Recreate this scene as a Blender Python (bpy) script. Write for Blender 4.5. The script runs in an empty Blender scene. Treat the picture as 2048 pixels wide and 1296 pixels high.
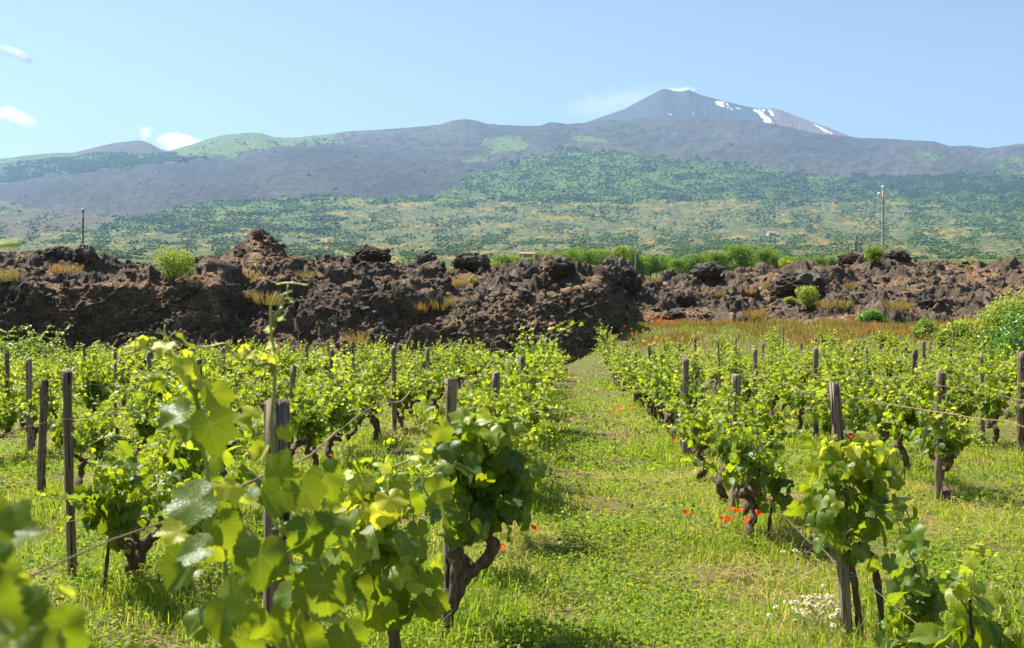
import bpy, math, random
import numpy as np
from mathutils import Vector

# ------------------------------------------------------------------ camera, sky, sun, exposure
S = bpy.context.scene
COL = S.collection
F, HOR, CZ = 2400.0, 660.0, 1.65          # focal length in photo pixels, horizon row, eye height
cam_d = bpy.data.cameras.new('camera')
cam = bpy.data.objects.new('camera', cam_d); COL.objects.link(cam)
cam.location = (0, 0, CZ); cam.rotation_euler = (math.pi/2, 0, 0)
cam_d.sensor_width = 36; cam_d.lens = 36*F/2048; cam_d.shift_y = (HOR-648)/2048
cam_d.clip_start = 0.05; cam_d.clip_end = 60000
cam_d.dof.use_dof = True; cam_d.dof.focus_distance = 13.0; cam_d.dof.aperture_fstop = 11
S.camera = cam

SUN = Vector((-0.52, 0.36, 0.88)).normalized()
EL, AZ = math.asin(SUN.z), math.atan2(SUN.x, SUN.y)
W = bpy.data.worlds.new('World'); S.world = W; W.use_nodes = True
wn = W.node_tree
sky = wn.nodes.new('ShaderNodeTexSky'); sky.sky_type = 'NISHITA'; sky.sun_disc = False
sky.sun_elevation = EL; sky.sun_rotation = AZ; sky.altitude = 700
sky.air_density = 1.0; sky.dust_density = 1.6; sky.ozone_density = 0.8
bg = wn.nodes['Background']; bg.inputs[1].default_value = 0.058
wn.links.new(sky.outputs[0], bg.inputs[0])
sd = bpy.data.lights.new('sun', 'SUN'); sd.energy = 5.0; sd.angle = math.radians(0.5); sd.color = (1, 0.95, 0.86)
so = bpy.data.objects.new('sun', sd); COL.objects.link(so)
so.rotation_euler = SUN.to_track_quat('Z', 'Y').to_euler(); so.location = (0, 0, 50)
S.view_settings.view_transform = 'Standard'; S.view_settings.look = 'None'
S.view_settings.exposure = 1.30; S.view_settings.gamma = 1
S.render.engine = 'CYCLES'
cy = S.cycles
cy.use_denoising = True; cy.max_bounces = 8; cy.diffuse_bounces = 3; cy.glossy_bounces = 2
cy.transmission_bounces = 5; cy.transparent_max_bounces = 8; cy.volume_bounces = 4
cy.caustics_reflective = False; cy.caustics_refractive = False; cy.sample_clamp_indirect = 4
cy.volume_max_steps = 128

# ------------------------------------------------------------------ helpers
rng = np.random.default_rng(7); random.seed(7)
def P(px, py, d): return np.array([(px-1024)/F*d, d, CZ-(py-HOR)/F*d])
ROWA = 116/F                                # the vine rows run towards photo column 1140
def rowx(v, d): return v + ROWA*d
def ss(a, b, x):
    t = np.clip((np.asarray(x, float)-a)/(b-a), 0, 1); return t*t*(3-2*t)

def hsh(ix, iy, iz, k):
    h = (ix.astype(np.int64)*374761393 + iy.astype(np.int64)*668265263 + iz.astype(np.int64)*2147483647 + k*1274126177) & 0xFFFFFFFF
    h = ((h ^ (h >> 13))*1274126177) & 0xFFFFFFFF
    h = ((h ^ (h >> 16))*2246822519) & 0xFFFFFFFF
    return ((h ^ (h >> 15)) & 0xFFFFFF)/16777215.0
def noise3(p, k=0):                          # smooth value noise in -1..1
    f = np.floor(p); t = p-f; t = t*t*t*(t*(t*6-15)+10); f = f.astype(np.int64); r = 0
    for a in (0, 1):
        for b in (0, 1):
            for c in (0, 1):
                w = (t[:, 0] if a else 1-t[:, 0])*(t[:, 1] if b else 1-t[:, 1])*(t[:, 2] if c else 1-t[:, 2])
                r = r + w*hsh(f[:, 0]+a, f[:, 1]+b, f[:, 2]+c, k)
    return r*2-1
def fbm(p, oc=4, k=0, g=.5):
    r = 0; a = 1; s = 0
    for i in range(oc):
        r = r+a*noise3(p*2**i+i*17.3, k+i); s += a; a *= g
    return r/s
def ridged(p, oc=4, k=0):
    r = 0; a = 1; s = 0
    for i in range(oc):
        r = r+a*(1-2*np.abs(noise3(p*2**i+i*9.1, k+i))); s += a; a *= .5
    return r/s
def worley(p, k=0):                          # nearest and second nearest cell point
    f = np.floor(p).astype(np.int64); f1 = np.full(len(p), 9.); f2 = np.full(len(p), 9.)
    for a in (-1, 0, 1):
        for b in (-1, 0, 1):
            for c in (-1, 0, 1):
                x, y, z = f[:, 0]+a, f[:, 1]+b, f[:, 2]+c
                q = (x+hsh(x, y, z, k)-p[:, 0])**2+(y+hsh(x, y, z, k+1)-p[:, 1])**2+(z+hsh(x, y, z, k+2)-p[:, 2])**2
                f2 = np.minimum(f2, np.maximum(f1, q)); f1 = np.minimum(f1, q)
    return np.sqrt(f1), np.sqrt(f2)

def mk(name, V, faces, m, parent=None, col=None, uv=None, smooth=True, link=True):
    V = np.asarray(V, np.float32).reshape(-1, 3)
    faces = [np.asarray(f, np.int32) for f in faces if len(f)]
    me = bpy.data.meshes.new(name); me.vertices.add(len(V)); me.vertices.foreach_set('co', V.ravel())
    li = np.concatenate([f.ravel() for f in faces]); tot = np.concatenate([np.full(len(f), f.shape[1], np.int32) for f in faces])
    me.loops.add(len(li)); me.loops.foreach_set('vertex_index', li)
    me.polygons.add(len(tot)); me.polygons.foreach_set('loop_start', np.concatenate([[0], np.cumsum(tot)[:-1]]).astype(np.int32))
    me.update(calc_edges=True)
    me.polygons.foreach_set('use_smooth', np.full(len(tot), smooth))
    if col is not None:
        c = np.ones((len(V), 4), np.float32); c[:, :col.shape[1]] = col
        me.color_attributes.new('col', 'FLOAT_COLOR', 'POINT').data.foreach_set('color', c.ravel())
    if uv is not None:
        me.uv_layers.new(name='leaf').data.foreach_set('uv', np.asarray(uv, np.float32)[li].ravel())
    me.materials.append(m)
    if not link: return me
    o = bpy.data.objects.new(name, me); COL.objects.link(o)
    if parent is not None: o.parent = parent
    return o
def use(name, me, parent=None):
    o = bpy.data.objects.new(name, me); COL.objects.link(o); o.parent = parent; return o
def tag(o, label=None, cat=None, group=None, kind=None):
    if label: o['label'] = label
    if cat: o['category'] = cat
    if group: o['group'] = group
    if kind: o['kind'] = kind
    return o
def thing(name, label, cat, loc, group=None, rz=0, sc=1):
    o = bpy.data.objects.new(name, None); COL.objects.link(o)
    o.empty_display_size = .1; o.location = [float(v) for v in loc]; o.rotation_euler = (0, 0, rz)
    o.scale = (sc, sc, sc) if not hasattr(sc, '__len__') else sc
    return tag(o, label, cat, group)

class MB:                                    # collects pieces into one mesh
    def __init__(s): s.V = []; s.Q = []; s.T = []; s.C = []; s.U = []; s.n = 0
    def add(s, V, Q=None, T=None, C=None, U=None):
        V = np.asarray(V, float).reshape(-1, 3)
        if Q is not None and len(Q): s.Q.append(np.asarray(Q)+s.n)
        if T is not None and len(T): s.T.append(np.asarray(T)+s.n)
        s.V.append(V); s.n += len(V)
        s.C.append(np.zeros((len(V), 3)) if C is None else np.broadcast_to(C, (len(V), 3)))
        s.U.append(np.zeros((len(V), 2)) if U is None else U)
    def build(s, name, m, parent=None, smooth=True, uv=False, link=True):
        f = []
        if s.Q: f.append(np.concatenate(s.Q))
        if s.T: f.append(np.concatenate(s.T))
        return mk(name, np.concatenate(s.V), f, m, parent, np.concatenate(s.C), np.concatenate(s.U) if uv else None, smooth, link)

def tube(path, rad, sides=8, rough=0, k=0, cap=True):
    path = np.asarray(path, float); n = len(path); rad = np.broadcast_to(np.asarray(rad, float), (n,))
    tg = np.gradient(path, axis=0); tg /= np.linalg.norm(tg, axis=1)[:, None]+1e-9
    u = np.cross(tg[0], [0.3, 1, 0.1]); u /= np.linalg.norm(u)
    V = []
    a = np.arange(sides)*2*np.pi/sides
    for i in range(n):
        u = u-tg[i]*(u@tg[i]); u /= np.linalg.norm(u)+1e-9; w = np.cross(tg[i], u)
        V.append(path[i]+rad[i]*(np.cos(a)[:, None]*u+np.sin(a)[:, None]*w))
    V = np.array(V)
    if rough:
        c = path[:, None, :]; q = V.reshape(-1, 3)
        d = (1+rough*noise3(q*[38, 38, 12]+k, 3)+rough*.8*noise3(q*[90, 90, 30]+k, 4)).reshape(n, sides, 1)
        V = c+(V-c)*d
    V = V.reshape(-1, 3)
    i = np.arange(n-1)[:, None]*sides; j = np.arange(sides)[None]; j2 = (j+1) % sides
    Q = np.stack([i+j, i+j2, i+sides+j2, i+sides+j], -1).reshape(-1, 4)
    T = np.zeros((0, 3), int)
    if cap:
        V = np.vstack([V, path[-1:]+tg[-1]*0.0005, path[:1]]); b = (n-1)*sides; j = np.arange(sides)
        T = np.vstack([np.stack([b+j, b+(j+1) % sides, np.full(sides, n*sides)], 1), np.stack([(j+1) % sides, j, np.full(sides, n*sides+1)], 1)])
    return V, Q, T
def spline(pts, n):
    pts = np.asarray(pts, float); m = len(pts)
    if m == 2: return pts[0]+(pts[1]-pts[0])*np.linspace(0, 1, n)[:, None]
    e = np.vstack([2*pts[0]-pts[1], pts, 2*pts[-1]-pts[-2]]); out = []
    for t in np.linspace(0, m-1-1e-6, n):
        i = int(t); u = t-i; a, b, c, d = e[i:i+4]
        out.append(.5*((2*b)+(c-a)*u+(2*a-5*b+4*c-d)*u*u+(-a+3*b-3*c+d)*u**3))
    return np.array(out)
def box(c, s):
    c = np.array(c, float); s = np.array(s, float)/2
    V = np.array([[x, y, z] for x in (-1, 1) for y in (-1, 1) for z in (-1, 1)])*s+c
    return V, np.array([[0, 1, 3, 2], [4, 6, 7, 5], [0, 4, 5, 1], [2, 3, 7, 6], [0, 2, 6, 4], [1, 5, 7, 3]])
def ico(sub):
    t = (1+5**.5)/2
    V = [(-1, t, 0), (1, t, 0), (-1, -t, 0), (1, -t, 0), (0, -1, t), (0, 1, t), (0, -1, -t), (0, 1, -t), (t, 0, -1), (t, 0, 1), (-t, 0, -1), (-t, 0, 1)]
    T = [(0, 11, 5), (0, 5, 1), (0, 1, 7), (0, 7, 10), (0, 10, 11), (1, 5, 9), (5, 11, 4), (11, 10, 2), (10, 7, 6), (7, 1, 8), (3, 9, 4), (3, 4, 2), (3, 2, 6), (3, 6, 8), (3, 8, 9), (4, 9, 5), (2, 4, 11), (6, 2, 10), (8, 6, 7), (9, 8, 1)]
    V = [np.array(v, float)/np.linalg.norm(v) for v in V]
    for _ in range(sub):
        mid = {}; N = []
        def m(a, b):
            q = (min(a, b), max(a, b))
            if q not in mid:
                v = V[a]+V[b]; V.append(v/np.linalg.norm(v)); mid[q] = len(V)-1
            return mid[q]
        for a, b, c in T:
            x, y, z = m(a, b), m(b, c), m(c, a); N += [(a, x, z), (b, y, x), (c, z, y), (x, y, z)]
        T = N
    return np.array(V), np.array(T)

# ------------------------------------------------------------------ materials
class NT:
    def __init__(s, name):
        s.m = bpy.data.materials.new(name); s.m.use_nodes = True; s.t = s.m.node_tree
        s.t.nodes.clear(); s.out = s.t.nodes.new('ShaderNodeOutputMaterial')
    def n(s, typ, ins=None, **kw):
        o = s.t.nodes.new('ShaderNode'+typ)
        for k, v in kw.items(): setattr(o, k, v)
        for k, v in (ins or {}).items():
            if isinstance(v, bpy.types.NodeSocket): s.t.links.new(v, o.inputs[k])
            elif isinstance(v, (tuple, list)) and len(v) == 3 and o.inputs[k].type == 'RGBA': o.inputs[k].default_value = (*v, 1)
            else: o.inputs[k].default_value = v
        return o
    def math(s, op, a, b=0.0, clamp=False):
        return s.n('Math', {0: a, 1: b}, operation=op, use_clamp=clamp).outputs[0]
    def mix(s, f, a, b, mode='MIX'):
        return s.n('MixRGB', {0: f, 1: a, 2: b}, blend_type=mode).outputs[0]
    def noise(s, vec, scale, det=4, rough=.55):
        return s.n('TexNoise', {'Vector': vec, 'Scale': scale, 'Detail': det, 'Roughness': rough}).outputs[0]
    def ramp(s, f, stops):
        r = s.n('ValToRGB', {0: f}); e = r.color_ramp.elements
        while len(e) < len(stops): e.new(.5)
        for x, (p, c) in zip(e, stops): x.position = p; x.color = (*c, 1)
        return r.outputs[0]
    def attr(s): return s.n('Attribute', attribute_name='col').outputs['Color']
    def sep(s, c): return s.n('SeparateColor', {0: c}).outputs
    def bump(s, h, st, dist): return s.n('Bump', {'Height': h, 'Strength': st, 'Distance': dist}).outputs[0]
    def done(s, sh): s.t.links.new(sh, s.out.inputs['Surface']); return s.m

def leafy(name, old, mid, young, trans, gloss=.4, veins=False, tw=.5, back=None, spec=.45, hue=.06):
    """A thin leaf: col.r is its age colour, col.g its own chance value."""
    t = NT(name); c = t.sep(t.attr()); oi = t.n('ObjectInfo').outputs['Random']
    base = t.ramp(c[0], [(0, old), (.45, mid), (1, young)])
    rv = t.math('ADD', t.math('MULTIPLY', c[1], .75), t.math('MULTIPLY', oi, .35))
    base = t.n('HueSaturation', {'Hue': t.math('ADD', .5+hue*.5, t.math('MULTIPLY', rv, -hue)), 'Saturation': 1.0, 'Value': t.math('ADD', .70, t.math('MULTIPLY', rv, .55)), 'Color': base}).outputs[0]
    nrm = None
    if veins:
        uv = t.n('UVMap', uv_map='leaf').outputs[0]; xy = t.n('SeparateXYZ', {0: uv}).outputs
        ax = t.math('ABSOLUTE', xy[0]); v = None
        for a in (0, 48, 100):
            ca, sa = math.cos(math.radians(a)), math.sin(math.radians(a))
            dist = t.math('ABSOLUTE', t.math('SUBTRACT', t.math('MULTIPLY', ax, ca), t.math('MULTIPLY', xy[1], sa)))
            al = t.math('ADD', t.math('MULTIPLY', ax, sa), t.math('MULTIPLY', xy[1], ca))
            w = t.math('MULTIPLY', t.math('SUBTRACT', 1.05, al), .019)
            q = t.math('MULTIPLY', t.math('LESS_THAN', dist, w), t.math('GREATER_THAN', al, 0.0))
            v = q if v is None else t.math('MAXIMUM', v, q)
        sec = t.n('TexVoronoi', {'Vector': uv, 'Scale': 9.0}, feature='DISTANCE_TO_EDGE').outputs[0]
        v2 = t.math('MULTIPLY', t.math('LESS_THAN', sec, .035), .3)
        base = t.mix(t.math('MULTIPLY', t.math('MAXIMUM', v, v2), .42), base, (.30, .36, .10))
        nrm = t.bump(t.math('MINIMUM', sec, .25), .22, .006)
    geo = t.n('NewGeometry').outputs['Backfacing']
    fc = base if back is None else t.mix(t.math('MULTIPLY', geo, .7), base, back)
    pb = {'Base Color': fc, 'Roughness': gloss, 'Specular IOR Level': spec}
    if nrm: pb['Normal'] = nrm
    b = t.n('BsdfPrincipled', pb).outputs[0]
    tc = t.mix(.5, t.mix(1.0, base, (2.2, 2.2, 1.2), 'MULTIPLY'), trans)
    tr = t.n('BsdfTranslucent', {'Color': tc}).outputs[0]
    return t.done(t.n('MixShader', {0: tw, 1: b, 2: tr}).outputs[0])

M = {}
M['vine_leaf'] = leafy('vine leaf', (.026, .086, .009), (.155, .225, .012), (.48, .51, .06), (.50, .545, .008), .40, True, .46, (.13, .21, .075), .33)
M['grass'] = leafy('grass', (.13, .24, .012), (.28, .345, .022), (.52, .40, .17), (.40, .46, .02), .65, False, .42, None, .2)
M['weed'] = leafy('weed leaf', (.08, .18, .012), (.18, .27, .018), (.38, .38, .05), (.38, .44, .02), .6, False, .4, None, .2)
M['dry_grass'] = leafy('dry grass', (.17, .19, .04), (.32, .20, .075), (.33, .13, .06), (.30, .18, .06), .6, False, .4)
M['shrub'] = leafy('shrub leaf', (.10, .17, .02), (.20, .28, .03), (.36, .40, .05), (.38, .44, .04), .45, False, .42)
M['tree_leaf'] = leafy('tree leaf', (.07, .14, .02), (.13, .24, .03), (.22, .32, .05), (.24, .36, .04), .5, False, .38)
M['wood_leaf'] = leafy('wood tree leaf', (.05, .12, .012), (.11, .20, .018), (.20, .29, .03), (.26, .36, .02), .5, False, .36)
M['ivy'] = leafy('ivy leaf', (.04, .12, .02), (.08, .2, .03), (.18, .32, .05), (.22, .38, .04), .35, False, .4)

t = NT('vine bark'); oc = t.n('TexCoord').outputs['Object']
mp = t.n('Mapping', {0: oc, 'Scale': (30, 30, 7)}).outputs[0]
n1 = t.noise(mp, 1.6, 6); n2 = t.noise(oc, 14, 3)
c = t.mix(t.math('MULTIPLY', n2, .6), t.ramp(n1, [(.3, (.035, .022, .016)), (.5, (.10, .066, .045)), (.72, (.24, .18, .13))]), (.11, .075, .05))
M['bark'] = t.done(t.n('BsdfPrincipled', {'Base Color': c, 'Roughness': .9, 'Specular IOR Level': .2, 'Normal': t.bump(n1, .9, .012)}).outputs[0])
t = NT('green shoot'); c = t.sep(t.attr())
M['shoot'] = t.done(t.n('BsdfPrincipled', {'Base Color': t.ramp(c[0], [(0, (.16, .085, .05)), (.35, (.20, .24, .05)), (1, (.42, .46, .08))]), 'Roughness': .45}).outputs[0])
t = NT('weathered post wood'); oc = t.n('TexCoord').outputs['Object']; oi = t.n('ObjectInfo').outputs['Random']
mp = t.n('Mapping', {0: oc, 'Scale': (60, 60, 2.6)}).outputs[0]; n1 = t.noise(mp, 1.0, 7, .65); n2 = t.noise(oc, 5, 3)
cr = t.n('TexVoronoi', {'Vector': t.n('Mapping', {0: oc, 'Scale': (34, 34, .7)}).outputs[0], 'Scale': 1.0}, feature='DISTANCE_TO_EDGE').outputs[0]
c = t.ramp(n1, [(.28, (.085, .06, .042)), (.5, (.30, .235, .175)), (.75, (.50, .44, .36))])
c = t.mix(t.math('MULTIPLY', n2, .55), c, (.13, .082, .05)); c = t.mix(t.math('LESS_THAN', cr, .035), c, (.025, .017, .012))
c = t.mix(.8, c, t.ramp(oi, [(0, (.65, .6, .55)), (1, (1.25, 1.2, 1.15))]), 'MULTIPLY')
M['post'] = t.done(t.n('BsdfPrincipled', {'Base Color': c, 'Roughness': .85, 'Specular IOR Level': .25, 'Normal': t.bump(t.math('ADD', n1, t.math('MULTIPLY', t.math('MINIMUM', cr, .1), 4.0)), .7, .006)}).outputs[0])
def plain(name, col, rough=.7, metal=0, var=.25, scale=8):
    t = NT(name); oc = t.n('TexCoord').outputs['Object']; n = t.noise(oc, scale, 5)
    c = t.mix(n, tuple(v*(1-var) for v in col), tuple(min(v*(1+var), 1) for v in col))
    return t.done(t.n('BsdfPrincipled', {'Base Color': c, 'Roughness': rough, 'Metallic': metal}).outputs[0])
M['wire'] = plain('rusty wire', (.23, .15, .10), .7, .3, .5, 60)
M['tie'] = plain('green tie', (.02, .30, .20), .5)
M['poppy'] = leafy('poppy petal', (.75, .05, .012), (.80, .08, .02), (.80, .13, .04), (.85, .10, .02), .5, False, .45, None, .2, .015)
M['black'] = plain('poppy heart', (.03, .03, .03), .8)
M['white'] = leafy('white petal', (.55, .55, .50), (.6, .6, .55), (.62, .62, .58), (.55, .55, .48), .6, False, .35, None, .2, .0)
M['yolk'] = plain('daisy heart', (.7, .42, .03), .8)
M['pink'] = leafy('pink flower', (.48, .12, .22), (.6, .2, .3), (.65, .3, .4), (.6, .2, .3), .6, False, .35)
M['concrete'] = plain('pole concrete', (.33, .32, .30), .85, 0, .2, 6)
M['dark_pole'] = plain('dark pole', (.13, .12, .11), .8, 0, .3, 6)
M['steel'] = plain('galvanised lattice steel', (.22, .22, .2), .6, .3)
M['porcelain'] = plain('pale insulator', (.72, .68, .6), .3)
M['teal'] = plain('green insulator', (.12, .35, .30), .3)
M['plaster'] = plain('pale plaster', (.46, .41, .35), .9, 0, .08)
M['tile'] = plain('faded roof tile', (.45, .28, .2), .9)
M['glass'] = plain('dark window', (.04, .045, .05), .2)

t = NT('lava rock'); oc = t.n('TexCoord').outputs['Object']
n1 = t.noise(oc, 2.1, 7, .7); n2 = t.noise(oc, 9, 6, .7); n3 = t.n('TexVoronoi', {'Vector': oc, 'Scale': 7.0}).outputs[0]
c = t.mix(.85, t.attr(), t.ramp(n2, [(.3, (.3, .3, .3)), (.5, (.85, .85, .85)), (.66, (2.3, 2.3, 2.25))]), 'MULTIPLY')
c = t.mix(t.math('MULTIPLY', t.ramp(n1, [(.58, (0, 0, 0)), (.7, (1, 1, 1))]), .3), c, (.16, .145, .12))
n4 = t.noise(oc, 26, 4, .7); h = t.math('ADD', n2, t.math('MULTIPLY', n4, .5))
M['lava'] = t.done(t.n('BsdfPrincipled', {'Base Color': c, 'Roughness': .88, 'Specular IOR Level': .35, 'Normal': t.bump(h, 1.0, .16)}).outputs[0])

t = NT('vineyard soil'); oc = t.n('TexCoord').outputs['Object']
n1 = t.noise(oc, .8, 5, .6); n2 = t.noise(oc, 9, 6, .65); n3 = t.noise(oc, 45, 4, .6)
c = t.ramp(n2, [(.32, (.05, .026, .014)), (.5, (.12, .068, .036)), (.68, (.28, .20, .10))])
g = t.ramp(n3, [(.35, (.05, .075, .012)), (.6, (.13, .15, .03))])
c = t.mix(t.ramp(n1, [(.40, (0, 0, 0)), (.56, (1, 1, 1))]), c, g)
M['soil'] = t.done(t.n('BsdfPrincipled', {'Base Color': c, 'Roughness': .95, 'Specular IOR Level': .2, 'Normal': t.bump(t.math('ADD', n2, n3), .8, .03)}).outputs[0])
t = NT('mountain land'); oc = t.n('TexCoord').outputs['Object']
n1 = t.noise(oc, .035, 7, .75)
c = t.mix(.7, t.attr(), t.ramp(n1, [(.3, (.3, .3, .3)), (.7, (1.75, 1.75, 1.75))]), 'MULTIPLY')
M['land'] = t.done(t.n('BsdfPrincipled', {'Base Color': c, 'Roughness': .95, 'Specular IOR Level': .1}).outputs[0])
t = NT('woodland'); M['woodland'] = t.done(t.n('BsdfPrincipled', {'Base Color': t.attr(), 'Roughness': .9, 'Specular IOR Level': .1}).outputs[0])

# ------------------------------------------------------------------ the ground
def gh(x, y):
    x = np.asarray(x, float); y = np.asarray(y, float); px = 1024+x/np.maximum(y, 1)*F
    z = 1.85*ss(38, 60, y)*ss(1090, 1250, px)
    p = np.stack([x, y, 0*x], -1).reshape(-1, 3)
    z = z+(.045*noise3(p*.7, 31)+.02*noise3(p*2.3, 32)).reshape(x.shape)*np.clip(1.2-y/400, 0, 1)
    return z
def grid_faces(nr, nc, wrap=False):
    i = np.arange(nr-1)[:, None]*nc; j = np.arange(nc if wrap else nc-1)[None]; j2 = (j+1) % nc
    return np.stack([i+j, i+j2, i+nc+j2, i+nc+j], -1).reshape(-1, 4)
th = np.sort(np.concatenate([np.linspace(-math.pi, math.pi, 90, endpoint=False), np.linspace(-.55, .55, 500)+1e-5]))
r = np.concatenate([[.05], np.geomspace(.6, 420, 330)])
R, TH = np.meshgrid(r, th, indexing='ij'); X, Y = R*np.sin(TH), R*np.cos(TH)
ground = mk('ground', np.stack([X, Y, gh(X, Y)], -1), [grid_faces(len(r), len(th), True)[:, ::-1]], M['soil'])
tag(ground, 'grassy brown vineyard ground between the vine rows', 'ground', kind='structure')

# ------------------------------------------------------------------ the mountain
def tab(px, *kn): return np.interp(px, [k[0] for k in kn], [k[1] for k in kn])
def skyline(px): return tab(px, (-600, 330), (-200, 322), (0, 317), (90, 307), (150, 305), (180, 297), (220, 287), (270, 280), (285, 281), (300, 286), (325, 300), (340, 301), (380, 289), (420, 276), (450, 269), (480, 267), (505, 265), (522, 266), (545, 274), (570, 275), (600, 274), (630, 270), (650, 269), (700, 262), (760, 259), (830, 254), (880, 249), (905, 241), (930, 238), (955, 241), (975, 248), (1020, 250), (1080, 251), (1098, 244), (1112, 244), (1135, 248), (1180, 244), (1230, 239), (1300, 236), (1400, 236), (1480, 238), (1550, 247), (1620, 264), (1720, 276), (1770, 277), (1870, 283), (1885, 288), (1900, 292), (1940, 291), (1975, 296), (2010, 291), (2048, 286), (2200, 290), (2700, 310))
def humpline(px): return tab(px, (-600, 385), (0, 372), (150, 348), (330, 325), (450, 318), (540, 302), (600, 296), (660, 299), (720, 307), (850, 320), (990, 330), (1100, 312), (1200, 303), (1350, 312), (1500, 330), (1650, 350), (1750, 362), (1900, 352), (2048, 340), (2700, 345))
KD = [105, 300, 1300, 3200, 5200, 7000, 7600, 9500, 10500]
def level(i, px):
    if i < 4: return (604, 556, 515, 472)[i]+0*px
    if i == 4: return humpline(px)*.45+.55*452
    if i == 5: return humpline(px)
    if i == 6: return humpline(px)*.72+skyline(px)*.28+np.where(px < 1000, 6, 0)
    if i == 7: return skyline(px)
    return skyline(px)+22
def m_z(px, d):                              # terrain height by direction and distance
    px = np.asarray(px, float); d = np.asarray(d, float); py = np.zeros(px.shape)
    L = [level(i, px) for i in range(9)]; ld = np.log(d)
    for i in range(8):
        a, b = math.log(KD[i]), math.log(KD[i+1]); k = (ld >= a) & (ld <= b+1e-9); w = (ld-a)/(b-a)
        py = np.where(k, L[i]*(1-w)+L[i+1]*w, py)
    q = np.stack([px/70, ld*9, 0*px], -1).reshape(-1, 3)
    n = (fbm(q, 4, 60)*5.5*np.where(d > 7300, .55, 1).ravel()+ridged(q*[3, 2.2, 1], 3, 66)*1.6+ridged(q*[8, 5, 1]+fbm(q*3, 2, 68)[:, None], 3, 69)*.9).reshape(px.shape)*np.clip((d-250)/2500, 0, 1)*np.where(d > 9000, .35, 1)
    return CZ-(py+n-HOR)/F*d, py+n
def inside(px, py, poly):
    r = np.zeros(px.shape, bool); n = len(poly)
    for i in range(n):
        (x1, y1), (x2, y2) = poly[i], poly[(i+1) % n]
        if y1 != y2: r ^= ((y1 > py) != (y2 > py)) & (px < (x2-x1)*(py-y1)/(y2-y1)+x1)
    return r
FLOW = [(-700, 395), (0, 366), (150, 348), (330, 322), (450, 315), (540, 300), (600, 290), (660, 292), (720, 302), (850, 316), (990, 326), (1005, 336), (935, 350), (918, 372), (860, 390), (760, 397), (680, 390), (600, 394), (500, 398), (400, 408), (320, 425), (240, 432), (120, 425), (0, 400), (-700, 420)]
BURN = [(-700, 420), (0, 400), (120, 425), (240, 432), (200, 455), (100, 470), (0, 478), (-700, 480)]
HILLG = [(325, 280), (680, 250), (690, 285), (600, 288), (540, 298), (450, 314), (330, 321)]
PINEL = [(-700, 335), (0, 335), (150, 322), (330, 308), (420, 318), (330, 324), (150, 348), (0, 364), (-700, 380)]
PINER = [(1690, 352), (1850, 350), (2700, 368), (2700, 388), (1940, 384), (1880, 386), (1830, 398), (1800, 386), (1700, 372)]
UPPER = [(650, 200), (2800, 200), (2800, 345), (2048, 338), (1900, 350), (1750, 364), (1650, 350), (1500, 330), (1350, 314), (1240, 302), (1130, 300), (1060, 310), (1010, 330), (850, 318), (720, 304), (660, 294), (610, 290), (680, 284)]
ISLES = [[(960, 284), (1000, 272), (1040, 274), (1075, 292), (1040, 304), (985, 302)], [(1148, 270), (1185, 270), (1205, 284), (1165, 282)], [(1840, 308), (1880, 306), (1895, 316), (1850, 318)], [(920, 316), (985, 314), (990, 322), (930, 322)], [(1990, 318), (2300, 312), (2300, 330), (2000, 328)]]
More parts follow.
